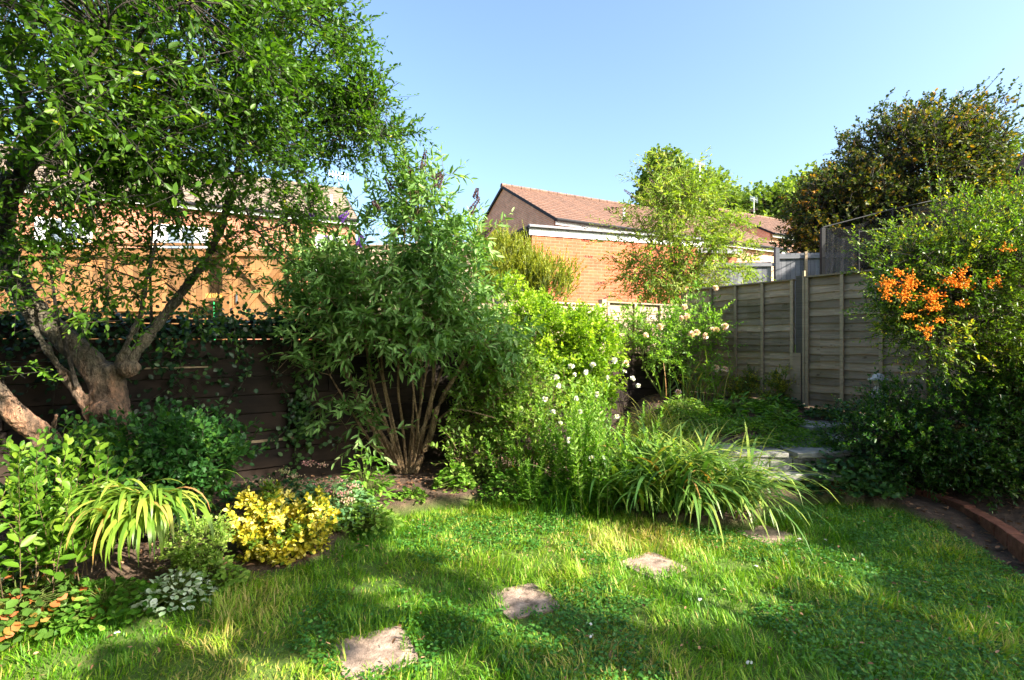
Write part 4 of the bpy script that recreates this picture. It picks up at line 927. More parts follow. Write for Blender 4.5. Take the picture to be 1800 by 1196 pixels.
# ------------------------------------------------------------------ shrubs along the back
rng = np.random.default_rng(21)
plant('choisya', 'dense rounded bright lime green shrub in front of the low lap fence', 'shrub', (.45, 6.45, Hs(.45, 6.45)), [E(965, 605, 6.4, .74, .6, .52, 4), E(905, 580, 6.4, .55, .5, .55, 2), E(1030, 640, 6.4, .45, .45, .5, 1.6), E(960, 690, 6.3, .8, .4, .35, 1.5)],
      330, 11, .13, .14, (.066, .042), 'choi', 'gstem', [([(.45, 6.45, .1), (.4, 6.45, .7), (.4, 6.4, 1.3)], [.03, .025, .015])], 8, .5, .8, .05, 1.0, 1.0, .5, .3, shell=.35, br=.007)
plant('heather_shrub', 'yellowish feathery shrub with upright tips behind the lime green shrub', 'shrub', (-.05, 8.6, 1.5), [E(905, 495, 8.4, .55, .4, .5, 2), E(965, 500, 8.4, .4, .4, .35, 1.2), E(875, 465, 8.4, .35, .3, .4, 1)], 190, 9, .16, .32, (.06, .02), 'heath', 'gstem', None, 22, 1.2, .3, -.03, .5, .5, .5, .18,
      extra=(np.array([P(x, 490, 8.4) for x in (845, 868, 885, 900, 915, 870, 893, 950, 985, 1000)]), U(np.array([[.1*((i % 3)-1), 0, 1] for i in range(10)], float)), np.array([.6, .75, .8, .95, .7, .6, .8, .4, .35, .25]), 40), br=.006)
b2 = P(1185, 590, 9.6); b2[2] = .95
ex = [(1150, 420, 1075, 330), (1130, 440, 1030, 350), (1120, 430, 1035, 400), (1150, 450, 1050, 425), (1200, 380, 1160, 300), (1250, 400, 1300, 360), (1240, 440, 1310, 400), (1260, 470, 1370, 480), (1140, 490, 1065, 450), (1230, 370, 1215, 310), (1130, 360, 1090, 340),
      (1120, 480, 1060, 470), (1260, 500, 1350, 495), (1180, 400, 1130, 310), (1170, 380, 1120, 300), (1130, 510, 1060, 500)]
a = np.array([P(q[0], q[1], 9.5) for q in ex]); b = np.array([P(q[2], q[3], 9.4) for q in ex]); a = np.repeat(a, 3, 0)+rng.normal(0, .1, (48, 3)); b = np.repeat(b, 3, 0)+rng.normal(0, .12, (48, 3))
bl = plant('pale_buddleia', 'airy yellow green buddleia with arching shoots beyond the fence corner', 'shrub', b2, [E(1190, 400, 9.5, .75, .6, .95, 3), E(1150, 470, 9.5, .7, .6, .5, 1.8), E(1250, 460, 9.5, .7, .6, .6, 1.8), E(1190, 530, 9.4, .8, .4, .3, .8), E(1175, 340, 9.5, .45, .4, .5, .9)],
      150, 8, .4, .5, (.13, .042), 'budl', 'stem', [([b2, P(1190, 520, 9.6), P(x, y, 9.5)], [.03, .022, .01]) for x, y in ((1120, 380), (1160, 330), (1200, 340), (1240, 370), (1270, 420), (1110, 450), (1180, 380))], 10, .3, .6, .35, .85, .7, .55, .2,
      extra=(a, U(b-a), np.linalg.norm(b-a, axis=1), 16), br=.010, leafdroop=.3, shell=.2)
for q, w_ in zip(a[::3], b[::3]): spike(bl, w_-UP*.35*np.linalg.norm(w_-q), U(w_-q)+np.array([0, 0, -.3]), .16, .02, 'spent', 60, pl=.014)
rb = P(1165, 700, 7.9); rb[2] = Hs(rb[0], rb[1])
rose = plant('rose_bush', 'pink rose bush growing against the fence corner', 'shrub', rb, [E(1165, 600, 7.9, .55, .3, .4, 2.5), E(1110, 575, 8.0, .3, .3, .3, 1), E(1225, 600, 7.9, .4, .3, .4, 1.5), E(1215, 540, 8.0, .3, .3, .3, .6), E(1250, 660, 7.7, .3, .3, .3, .5)], 100, 8, .2, .25, (.065, .042), 'mid', 'gstem',
      [([rb, P(x, 640, 7.9), P(x+10, 580, 7.9)], [.016, .012, .006]) for x in (1130, 1150, 1170, 1200, 1225)], 8, .4, .6, .15, 1.0, .9, .6, .2, br=.007, shell=.2)
def bloom(parent, p, r, mat='pink', n=26, name='rose_bloom'):
    d = U(rng.normal(0, 1, (n, 3))+np.array([0, -.6, .6])); p = np.array(p, float)
    V, Q, vr = leaf_geo(p+d*r*.25, d, rng.normal(0, 1, (n, 3)), np.full(n, r*.85), np.full(n, r*.9), rng.uniform(0, 1, n), fold=.3, wide=.8); return npmesh(name, V, Q, None, M[mat], parent, vr)
for px, py in ((1207, 557), (1203, 540), (1225, 585), (1215, 588), (1240, 591), (1274, 575), (1252, 580), (1258, 648), (1274, 650), (1258, 507), (1160, 575), (1198, 560), (1135, 590), (1192, 690), (1100, 640), (1260, 580)): bloom(rose, P(px, py, 7.5), .045*random.uniform(.8, 1.25))
# white phlox clump
pbx = P(1030, 880, 4.95); pbx[2] = Hs(pbx[0], pbx[1])
n = 85; ba = np.stack([rng.normal(.72, .3, n), rng.normal(5.0, .2, n), np.full(n, .08)], -1); tp = np.stack([ba[:, 0]*1.15-.1+rng.normal(0, .1, n), ba[:, 1]+rng.normal(-.08, .1, n), rng.uniform(.75, 1.35, n)-np.abs(ba[:, 0]-.75)*.7], -1)
t = thing('phlox', 'tall leafy white flowered clump in the middle of the border', 'flowering plant', pbx)
PS = t; V, Q, vr = shoots_leaves(ba, U(tp-ba), np.linalg.norm(tp-ba, axis=1), 80, .075, .027, 1.05, .05, .9, .6, .25, start=.1, tipscale=.6); npmesh('foliage', V, Q, None, M['mid'], t, vr)
V, Q = twigs(ba, U(tp-ba), np.linalg.norm(tp-ba, axis=1), .005, .05, 5); npmesh('stem', V, Q, None, M['gstem'], t)
for px, py in ((978, 660), (982, 675), (1004, 640), (1010, 655), (1030, 650), (1042, 638), (1080, 630), (1012, 697), (958, 698), (1112, 662), (1122, 675), (985, 740), (972, 720), (1084, 730), (1040, 802), (1062, 838), (1020, 720), (1098, 650), (1050, 690), (1035, 870), (1000, 770), (1068, 660)):
    bloom(t, P(px, py+4, 4.72), .024*random.uniform(.7, 1.3), 'white', 20, 'flower_head')
# mixed leafy shrub between buddleia and phlox
plant('fuchsia', 'loose mid green bush with reddish buds between the buddleia stems and the phlox', 'shrub', (-.25, 5.75, .12), [E(860, 720, 5.7, .42, .35, .35, 1.5), E(900, 660, 5.8, .4, .35, .3, 1.2), E(830, 790, 5.5, .35, .3, .2, .9), E(930, 760, 5.4, .35, .3, .35, 1.2), E(950, 700, 5.5, .3, .3, .3, .8)], 150, 7, .18, .2, (.075, .042), 'pale', 'stem',
      [([(-.25, 5.75, .1), P(860, 760, 5.7), P(850, 700, 5.7)], [.015, .012, .006])], 7, .4, .6, .1, 1.0, .9, .4, .22, br=.006, shell=.2)
# strap leaved clumps
rng = np.random.default_rng(31)
def clump(name, label, cat, base, n, rad, L, W, mat, el=(1.0, 1.5), kap=(1.2, 2.4), az=None, segs=8, group=None, vm=.45, rady=None):
    base = np.array(base, float); t = thing(name, label, cat, base, group)
    b = base+np.stack([rng.normal(0, rad, n), rng.normal(0, rady or rad*.6, n), np.zeros(n)], -1)
    A = rng.uniform(0, 6.28, n) if az is None else rng.normal(az[0], az[1], n)
    V, Q, vr = blade_geo(b, A, rng.uniform(*el, n), rng.uniform(*kap, n), L*rng.uniform(.55, 1.15, n), W*rng.uniform(.6, 1.2, n), np.clip(rng.normal(vm, .25, n), 0, 1), segs, .8)
    npmesh('foliage', V, Q, None, M[mat], t, vr); return t
lt = clump('day_lily', 'large clump of arching strap leaves spilling over the lawn edge beside the steps', 'plant', (1.5, 4.74, .12), 700, .26, .88, .034, 'lily', (.9, 1.5), (1.2, 2.8), None, 8, None, .45, .18)
V, Q, vr = blade_geo(np.stack([rng.normal(1.65, .28, 190), rng.normal(4.95, .2, 190), np.full(190, .15)], -1), rng.normal(-.1, 1.2, 190), rng.uniform(.8, 1.4, 190), rng.uniform(1.0, 2.2, 190), rng.uniform(.5, 1.0, 190), rng.uniform(.008, .018, 190), rng.uniform(0, 1, 190), 8, .8)
npmesh('fine_leaves', V, Q, None, M['sedge'], lt, vr)
V, Q, vr = blade_geo(np.stack([rng.normal(1.85, .18, 160), rng.normal(4.65, .15, 160), np.full(160, .1)], -1), rng.normal(-1.0, .8, 160), rng.uniform(.7, 1.3, 160), rng.uniform(1.4, 2.6, 160), rng.uniform(.6, 1.0, 160), rng.uniform(.02, .034, 160), rng.uniform(0, .9, 160), 8, .8)
npmesh('drooping_leaves', V, Q, None, M['lily'], lt, vr)
clump('sedge', 'pale yellow arching sedge tuft behind the phlox under the roses', 'plant', (1.75, 6.3, .3), 160, .13, .75, .013, 'sedge', (1.0, 1.5), (1.2, 2.2), None, 8, None, .6)
clump('sedge', 'bright yellow green sedge clump on the terrace beside the phlox', 'plant', (1.75, 5.75, .35), 260, .3, .5, .014, 'sedge', (.9, 1.5), (.8, 2.0), None, 7, None, .45)
clump('tall_grass', 'thin dark arching blades rising at the foot of the rose bush', 'plant', (2.75, 7.6, .6), 60, .22, .95, .014, 'lily', (1.2, 1.55), (.6, 1.8), None, 8, None, .6)
clump('crocosmia', 'drooping sword leaved clump in sun in front of the dark wall, lower left', 'plant', P(248, 905, 3.15), 230, .09, .50, .032, 'croc', (.5, 1.4), (2.3, 3.0), (-1.65, 1.0), 9, None, .5)
clump('iris', 'sparse upright blades in the shade right of the fuchsia', 'plant', (.15, 5.35, .12), 70, .14, .6, .016, 'lily', (1.1, 1.5), (.3, 1.4), None, 7, None, .4)
clump('border_grass', 'tuft of long dark grass at the lawn edge below the phlox', 'plant', (.65, 4.72, .05), 200, .24, .3, .008, 'grass', (1.0, 1.5), (.4, 1.5), None, 5, None, .2)
# golden euonymus
rng = np.random.default_rng(41)
plant('golden_euonymus', 'compact golden variegated euonymus at the lawn edge', 'shrub', (-1.75, 3.85, .1), [E(500, 945, 3.8, .29, .2, .18, 3), E(440, 915, 3.75, .09, .1, .12, .6), E(480, 900, 3.8, .11, .11, .13, .6), E(562, 915, 3.8, .07, .1, .14, .5)], 120, 7, .07, .07, (.055, .036), 'gold', 'gstem', None, 7, .6, .7, .0, 1.0, .8, .42, .4, shell=.4, br=.004, wide=.8)
plant('golden_euonymus', 'small low golden green shrub left of the compact golden euonymus', 'shrub', (-2.1, 3.45, .08), [E(345, 955, 3.4, .2, .16, .12, 1)], 60, 6, .07, .07, (.032, .02), 'pale', 'gstem', None, 7, .6, .7, .0, 1.0, .8, .6, .25, shell=.4, br=.004, wide=.8)
def upright(name, label, base, n, h, leaf, mat, spreadr, k, cat='shrub', vm=.5, lean=(0, 0)):
    base = np.array(base, float); t = thing(name, label, cat, base)
    b = base+np.stack([rng.normal(0, spreadr, n), rng.normal(0, spreadr*.5, n), np.zeros(n)], -1)
    D = U(np.stack([rng.normal(lean[0], .25, n), rng.normal(lean[1], .2, n), np.ones(n)], -1)); L = h*rng.uniform(.5, 1.1, n)
    V, Q, vr = shoots_leaves(b, D, L, k, leaf[0], leaf[1], 1.15, .08, .9, vm, .2, start=.12, tipscale=.6, wide=.8); npmesh('foliage', V, Q, None, M[mat], t, vr)
    V, Q = twigs(b, D, L, .004, .08, 6); npmesh('stem', V, Q, None, M['stem'], t); return t
upright('privet', 'sunlit upright leafy suckers at the left edge below the leaning trunk', P(45, 1010, 2.95), 60, .85, (.088, .044), 'plumlow', .26, 24, vm=.6)
def bush(label, es, n, leaf, mat, vm, base):
    return plant('plum_suckers', label, 'shrub', base, es, n, 7, .12, .22, leaf, mat, 'barkd', None, 8, .5, .6, .05, 1.05, .9, vm, .22, shell=.2, br=.006, wide=.8)
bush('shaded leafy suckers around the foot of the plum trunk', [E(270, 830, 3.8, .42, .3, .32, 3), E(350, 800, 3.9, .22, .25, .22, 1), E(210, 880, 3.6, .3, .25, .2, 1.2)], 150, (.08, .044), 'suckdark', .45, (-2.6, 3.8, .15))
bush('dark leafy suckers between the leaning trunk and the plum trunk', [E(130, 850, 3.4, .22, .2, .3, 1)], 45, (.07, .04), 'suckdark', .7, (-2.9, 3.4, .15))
# sedums
def mound(name, label, base, r, h, n, leaf, mat, cat='plant', vm=.5, wide=.8, group=None, stems=True):
    base = np.array(base, float); t = thing(name, label, cat, base, group)
    az = rng.uniform(0, 6.28, n); q = np.sqrt(rng.uniform(0, 1, n)); zz = h*(1-q**2)*rng.uniform(.35, 1.05, n)+.015
    pos = base+np.stack([np.cos(az)*q*r, np.sin(az)*q*r*.8, zz], -1)
    out = np.stack([np.cos(az), np.sin(az), rng.uniform(-.2, .5, n)], -1)+rng.normal(0, .4, (n, 3))
    V, Q, vr = leaf_geo(pos, out, UP+rng.normal(0, .35, (n, 3))+out*.3, leaf[0]*rng.uniform(.6, 1.2, n), leaf[1]*rng.uniform(.6, 1.2, n), np.clip(rng.normal(vm, .25, n), 0, 1), wide=wide)
    npmesh('foliage', V, Q, None, M[mat], t, vr)
    if stems:
        k = min(n, 120); V, Q = tube_geo(np.stack([np.repeat(base[None], k, 0)+rng.normal(0, r*.15, (k, 3))*np.array([1, 1, 0]), (base+pos[:k])/2+UP*h*.15, pos[:k]], 1), np.full((k, 3), .0025), 3); npmesh('stem', V, Q, None, M['gstem'], t)
    return t
se = mound('sedum', 'fleshy sedum with pinkish flat flower heads behind the golden euonymus', (-1.55, 4.35, .12), .42, .3, 700, (.055, .03), 'sedum')
for px, py, d in ((498, 828, 4.3), (518, 838, 4.3), (565, 818, 4.3), (590, 845, 4.3), (600, 868, 4.1), (612, 880, 4.1), (505, 870, 4.1), (480, 868, 4.1), (545, 850, 4.3), (620, 855, 4.2), (575, 862, 4.2), (470, 845, 4.3), (540, 815, 4.4)):
    c = P(px, py, d); n_ = 60; o_ = rng.normal(0, 1, (n_, 3))*np.array([.03, .03, .009]); V, Q, vr = leaf_geo(c+o_, rng.normal(0, 1, (n_, 3))+UP*.6, rng.normal(0, 1, (n_, 3)), np.full(n_, .014), np.full(n_, .012), np.clip(rng.normal(rng.uniform(.2, .8), .15, n_), 0, 1), wide=.8)
    npmesh('flower_head', V, Q, None, M['sedfl'], se, vr)
mound('foxglove', 'upright light green leaves beside the sedum heads', (-1.35, 4.75, .12), .25, .45, 220, (.09, .035), 'mid', wide=.5)
mound('nettle', 'low blue green foliage under the dark wall between suckers and sedum', (-2.1, 4.5, .12), .5, .3, 700, (.045, .03), 'ivy', vm=.8)
mound('geranium', 'lobed light green leaves at the lawn edge below the golden shrub', (-1.95, 3.3, .03), .22, .16, 380, (.04, .036), 'pale', vm=.4)
mound('geranium', 'round leaved green mound on the bare soil right of the buddleia base', (-.58, 5.15, .1), .2, .26, 260, (.055, .05), 'mid', vm=.7)
mound('geranium', 'tiny rosette of leaves at the lawn edge below the buddleia base', (-.95, 4.85, .08), .14, .12, 130, (.05, .035), 'mid', vm=.6)
mound('geranium', 'broad green leafy mound at the lawn edge left of the border grass', (.1, 5.05, .08), .42, .24, 900, (.045, .04), 'mid', vm=.45)
mound('geranium', 'light green leaves between the euonymus and the bare soil', (-1.2, 4.25, .05), .26, .2, 380, (.05, .035), 'pale', vm=.3)
mound('heuchera', 'red and orange leaved plant in the lower left corner', (-2.75, 2.85, .06), .42, .22, 620, (.05, .045), 'heu', vm=.36)
mound('strawberry_plant', 'dark green three lobed leaves in the lower left corner', (-2.35, 2.95, .04), .3, .16, 420, (.045, .04), 'mid', vm=.2)
mound('dead_nettle', 'silver white variegated leaves below the sword leaved clump', (-2.05, 3.12, .02), .22, .15, 260, (.045, .032), 'silver', vm=.55)
mound('dead_nettle', 'pale silver leaves peeping at the left edge under the privet', (-3.1, 3.1, .08), .16, .3, 60, (.05, .04), 'silver', vm=.7)
mound('border_weeds', 'yellowish leafy growth at the foot of the fuchsia', (-.3, 5.45, .1), .35, .35, 500, (.045, .03), 'pale', vm=.45)
mound('border_weeds', 'bright leafy growth at the foot of the phlox', (.75, 4.85, .06), .3, .35, 380, (.05, .028), 'pale', vm=.35)
mound('border_weeds', 'dark leaves low between the phlox and the strap leaved clump', (1.2, 4.75, .06), .28, .3, 420, (.05, .03), 'hedge', vm=.6)
# terrace weeds
for lab, x, y, r, h, n_, lf, mt, vm in (('broad dock like leaves on the terrace below the fence', 3.0, 6.9, .3, .25, 160, (.13, .045), 'mid', .35), ('low green weeds in front of the dark fence post', 3.55, 7.0, .3, .2, 260, (.09, .035), 'mid', .25), ('upright weed leaves beside the dark slabs', 3.35, 6.35, .22, .25, 120, (.12, .04), 'mid', .4),
                                    ('bright seedlings on the terrace below the rose bush', 2.3, 6.9, .3, .25, 200, (.09, .035), 'pale', .3), ('dark ivy like weeds along the foot of the right fence panel', 4.15, 6.6, .35, .15, 400, (.05, .04), 'ivy', .7), ('dark ivy like weeds below the dark post', 3.8, 7.2, .3, .15, 320, (.05, .04), 'ivy', .7)):
    mound('terrace_weed', lab, (x, y, Hs(x, y)), r, h, n_, lf, mt, 'weed', vm, .5)
for lab, x, y, hh in (('small variegated shrub against the left fence panel', 3.45, 7.75, .32), ('leaning yellow variegated shrub against the fence left of the dark post', 3.72, 7.3, .4)):
    plant('variegated_euonymus', lab, 'shrub', (x, y, Hs(x, y)), [((x, y, Hs(x, y)+hh*.45), (.2, .15, hh*.5), 1), ((x+.1, y-.05, Hs(x, y)+hh*.9), (.1, .1, .14), .3)], 50, 6, .08, .1, (.035, .02), 'gold', 'gstem', None, 7, .6, .7, .0, 1.0, .8, .1, .2, shell=.3, br=.004, wide=.8)
xs, ys = rng.uniform(1.9, 4.2, 26000), rng.uniform(5.35, 7.2, 26000); kp = (n2d(xs, ys, 2.0, 4.)+.25-np.maximum(0, xs-3.4)*1.5 > 0) & ((xs-CX)*.846+(ys-CY)*.533 < -.1) & (rng.random(26000) < .8); xs, ys = xs[kp], ys[kp]; N = len(xs)
V, Q, vr = leaf_geo(np.stack([xs, ys, H(xs, ys)+rng.uniform(.01, .09, N)*(1+n2d(xs, ys, 3.))], -1), np.stack([rng.normal(0, 1, N), rng.normal(0, 1, N), rng.uniform(0, .8, N)], -1), UP+rng.normal(0, .4, (N, 3)), rng.uniform(.02, .045, N), rng.uniform(.012, .024, N), np.clip(rng.normal(.5, .25, N), 0, 1), wide=.7)
tag(npmesh('ground_cover', V, Q, None, M['plumlow'], None, vr), 'low bright green weeds covering the terrace', 'ground cover', None, 'stuff')
# ivy
def ivy(name, label, pts, n, r, leaf, vm=.4, base=None, strands=()):
    base = np.array(base, float); t = thing(name, label, 'ivy', base); parts = []; tw = []
    for (a, b, m_, rr) in pts:
        f = rng.uniform(0, 1, (m_, 1)); p = np.array(a)*(1-f)+np.array(b)*f+rng.normal(0, 1, (m_, 3))*np.array(rr)
        parts.append(leaf_geo(p, rng.normal(0, 1, (m_, 3))-UP*.6+np.array([.2, -.5, 0]), np.array([.4, -.8, .5])+rng.normal(0, .4, (m_, 3)), leaf*rng.uniform(.6, 1.2, m_), leaf*.85*rng.uniform(.6, 1.2, m_), np.clip(rng.normal(vm, .25, m_), 0, 1), wide=.7))
    for s in strands:
        a, b = limb(s, [.005]*len(s), 10, .012); tw.append(tube_geo(a, b, 4)); q = a[0]; k = len(q); i_ = rng.integers(0, k, k*3); p = q[i_]+rng.normal(0, .03, (k*3, 3)); m_ = k*3
        parts.append(leaf_geo(p, rng.normal(0, 1, (m_, 3))-UP*.5, np.array([.4, -.8, .5])+rng.normal(0, .4, (m_, 3)), leaf*rng.uniform(.6, 1.1, m_), leaf*.8*rng.uniform(.6, 1.1, m_), np.clip(rng.normal(vm+.15, .25, m_), 0, 1), wide=.7))
    V, Q, vr = cat_geo(parts); npmesh('foliage', V, Q, None, M['ivy'], t, vr)
    if tw: V, Q, _ = cat_geo(tw); npmesh('stem', V, Q, None, M['barkd'], t)
    return t
def W(s_, z, n_=.06): return wall.p(s_, n_, z)
strs = [[W(s0, 1.8), W(s0+random.uniform(-.2, .2), 1.3, .1), W(s0+random.uniform(-.3, .3), .8, .08), W(s0+random.uniform(-.4, .4), .45, .1)] for s0 in (6.1, 6.5, 6.9, 7.2, 7.5, 8.0, 8.4)]
ivy('ivy', 'dark ivy hanging over the top of the sleeper wall beside the plum tree', [(W(6.0, 1.75), W(8.6, 1.7), 1500, (.12, .08, .1)), (W(6.9, 1.45), W(8.4, 1.4), 450, (.15, .05, .18)), (W(7.1, 1.0), W(8.2, .9), 120, (.2, .04, .2)), (W(4.6, 1.8), W(6.2, 1.76), 700, (.1, .06, .05))], 0, 0, .05, .4, W(7.2, 1.3), strs)
ivy('ivy', 'ivy strand with light leaves climbing the sleeper wall left of the buddleia', [(W(6.35, .6), W(6.25, 1.0), 120, (.1, .03, .12)), (W(6.3, .5), W(6.0, .7), 60, (.1, .03, .08))], 0, 0, .06, .95, W(6.3, .2), [[W(6.3, .1), W(6.35, .5), W(6.25, .9), W(6.3, 1.2)]])
mound('ground_ivy', 'dark glossy ivy spreading over the terrace edge beside the steps', (3.3, 5.08, .14), .5, .36, 1000, (.06, .05), 'ivy', 'ivy', .9)
mound('ground_ivy', 'patch of dark ivy leaves around the pale rock', (3.6, 5.0, .05), .3, .12, 260, (.045, .04), 'ivy', 'ivy', .7)
# ------------------------------------------------------------------ hedge and firethorn, right
rng = np.random.default_rng(51)
plant('evergreen_hedge', 'dark glossy evergreen hedge bush overhanging the brick edging on the right', 'hedge', (4.8, 5.1, .1), [E(1560, 785, 5.1, .5, .45, .34, 2.6), E(1650, 750, 5.0, .7, .5, .48, 4), E(1760, 770, 4.8, .7, .6, .55, 4), E(1850, 740, 4.6, .7, .6, .6, 3), E(1700, 810, 5.0, .55, .35, .22, 1.2), E(1850, 830, 4.7, .5, .35, .3, 1.5)],
      520, 9, .16, .15, (.052, .028), 'hedge', 'barkd', [([(4.8, 5.1, .1), (4.5, 5.0, .5), P(1600, 760, 5)], [.03, .02, .01]), ([(4.8, 5.1, .1), (4.9, 5, .5), P(1750, 760, 4.9)], [.03, .02, .01])], 9, .35, .8, .05, 1.0, .9, .45, .25, shell=.6, br=.007)
ex = [(1600, 430, 1510, 420), (1580, 480, 1500, 480), (1600, 520, 1495, 500), (1590, 560, 1490, 555), (1640, 420, 1600, 370), (1650, 380, 1625, 240), (1660, 400, 1665, 300), (1620, 450, 1550, 375), (1570, 520, 1510, 530), (1720, 400, 1690, 330), (1780, 380, 1800, 290), (1640, 640, 1590, 650), (1600, 440, 1530, 410), (1700, 380, 1640, 330), (1620, 600, 1540, 590)]
a = np.array([P(q[0], q[1], 4.6) for q in ex]); b = np.array([P(q[2], q[3], 4.55) for q in ex]); a = np.repeat(a, 2, 0)+rng.normal(0, .04, (30, 3)); b = np.repeat(b, 2, 0)+rng.normal(0, .05, (30, 3))
fb = np.array([4.75, 4.75, .15])
fire = plant('firethorn', 'large firethorn with orange berries overhanging the right fence', 'shrub', fb, [E(1680, 500, 4.7, .55, .5, .5, 3.5), E(1780, 520, 4.7, .6, .6, .6, 4), E(1640, 580, 4.6, .35, .4, .3, 1.2), E(1700, 410, 4.7, .5, .4, .22, 1.2), E(1800, 400, 4.8, .4, .4, .35, 1.4), E(1880, 500, 4.8, .6, .6, .7, 3), E(1590, 460, 4.6, .25, .3, .2, .7), E(1780, 640, 4.7, .4, .4, .25, 1.3), E(1580, 530, 4.6, .2, .25, .2, .5)],
      560, 9, .18, .17, (.05, .023), 'pyra', 'barkd', [([fb, (4.7, 4.75, .9), P(1720, 500, 4.7)], [.05, .04, .02]), ([fb, (4.9, 4.7, 1.2), P(1820, 430, 4.8)], [.045, .035, .02])], 9, .3, .8, .0, .9, .9, .5, .24, shell=.45, br=.008,
      extra=(a, U(b-a), np.linalg.norm(b-a, axis=1), 22))
me_b = None
for px, py, w_, h_ in ((1560, 500, 40, 22), (1600, 498, 35, 25), (1590, 520, 30, 22), (1675, 495, 45, 16), (1640, 520, 50, 16), (1690, 480, 25, 15), (1770, 437, 28, 10), (1752, 493, 25, 14), (1640, 540, 40, 14), (1600, 556, 30, 8), (1625, 577, 32, 12), (1690, 534, 26, 9), (1653, 563, 26, 8), (1560, 520, 20, 15), (1700, 500, 26, 14), (1740, 500, 16, 10), (1638, 525, 20, 18), (1580, 478, 22, 10), (1630, 590, 14, 10)):
    n_ = int(9+w_*h_/14); mb = MB(); cs_ = P(px, py, 4.24)
    for i in range(n_):
        if i: mb.tube([cs_, c], [.0006, .0006], 3)
        c = P(px+random.gauss(0, w_*.28), py+random.gauss(0, h_*.38), 4.2+random.uniform(-.1, .08)+(px-1600)*.0003); r = random.uniform(.005, .008)
        mb.lathe(c, [(r*.3, -r*.95), (r*.87, -r*.5), (r, 0), (r*.87, r*.5), (r*.3, r*.95)], 6)
    mb.build('berry_cluster', 'orange', fire, 0, True)
# ------------------------------------------------------------------ trees beyond
rng = np.random.default_rng(61)
def tree(name, label, base, ells, clumps, per, leaf, mat, tr, cr, sl, group, vm=.5, vsd=.2, k=7, br=.12, nl=6, lr=1.0):
    base = np.array(base, float); cx = np.mean([e[0] for e in ells], 0)
    lm = [([base, (base+cx)/2*np.array([1, 1, .8]), cx], [tr, tr*.7, tr*.3])]+[([(base+cx)/2*np.array([1, 1, .8]), (np.array(e[0])+cx)/2, e[0]], [tr*.5*lr, tr*.35*lr, tr*.15*lr]) for e in ells[:nl]]
    return plant(name, label, 'tree', base, ells, clumps, per, cr, sl, leaf, mat, 'barkd', lm, k, .3, .8, .1, .9, .8, vm, vsd, group, br=tr*br, twr=.012 if lr == 1 else .002, fol='crown', stm='trunk', shell=.4, wide=.8)
hx = P(1580, 598, 15)[0]
ha = [E(1590, 300, 15, 2.0, 2, 1.4, 5), E(1500, 370, 15, 1.5, 1.6, 1.2, 3), E(1640, 310, 15, 1.3, 1.7, 1.4, 3), E(1560, 410, 14.8, 2.4, 1.6, 1.3, 4), E(1640, 225, 15, 1.2, 1.2, .4, 1.3), E(1460, 430, 15, .9, 1.2, 1.0, 1.5), E(1670, 400, 14.6, 1.4, 1.5, 1.1, 2), E(1450, 350, 15, .5, .8, .4, .5), E(1520, 460, 15, 1.8, 1.2, .9, 2), E(1650, 450, 15, 1.8, 1.2, 1.0, 2)]
tree('hawthorn', 'big dark hawthorn turning rusty orange on its sunny side', (hx, 15, 1.5), ha, 470, 24, (.125, .09), 'haw', .22, .6, .42, None, .24, .3)
FT = [('broad light green far tree filling the gap left of the hawthorn', 1345, 385, 44, 3.6, 3.2), ('low far tree above the ridge of the low gabled house', 1300, 380, 47, 4, 3.2), ('tall pale green tree rising directly behind the pale buddleia', 1160, 310, 42, 2.4, 3.2), ('rounded light green tree left of the notch in the far tree line', 1270, 345, 46, 4.4, 3.6), ('light green tree between the round tree and the hawthorn', 1380, 360, 44, 3.4, 3.8), ('small far tree beyond the red roof ridge', 1215, 350, 50, 3.2, 3.4),
      ('far tree mostly hidden behind the left flank of the hawthorn', 1450, 360, 50, 4, 4.5), ('light green tree right of the hawthorn crown', 1745, 270, 22, 1.9, 1.9), ('dark green tree low behind the firethorn', 1770, 350, 17, 1.8, 1.6), ('low far tree in the gap behind the two brick houses', 1330, 400, 48, 4.4, 3)]
for lab, px, py, d, rx, rz in FT:
    c = P(px, py+(26 if d > 30 else 12), d); es = [(c+rng.normal(0, .38, 3)*np.array([rx, rx, rz]), (rx*rng.uniform(.4, .7), rx*.6, rz*rng.uniform(.35, .6)), 1.) for _ in range(6)]+[(c-UP*rz*.9, (rx, rx*.8, rz*.6), 1.5)]
    tree('far_tree', lab, (c[0], d, 2.5 if d > 30 else 1.5), es, 330, 10, (.016*d*.5, .016*d*.4), 'far' if 'dark' not in lab else 'hedge', .3, rx*.26, rx*.13, 'trees beyond the gardens', .5, .2, 6)
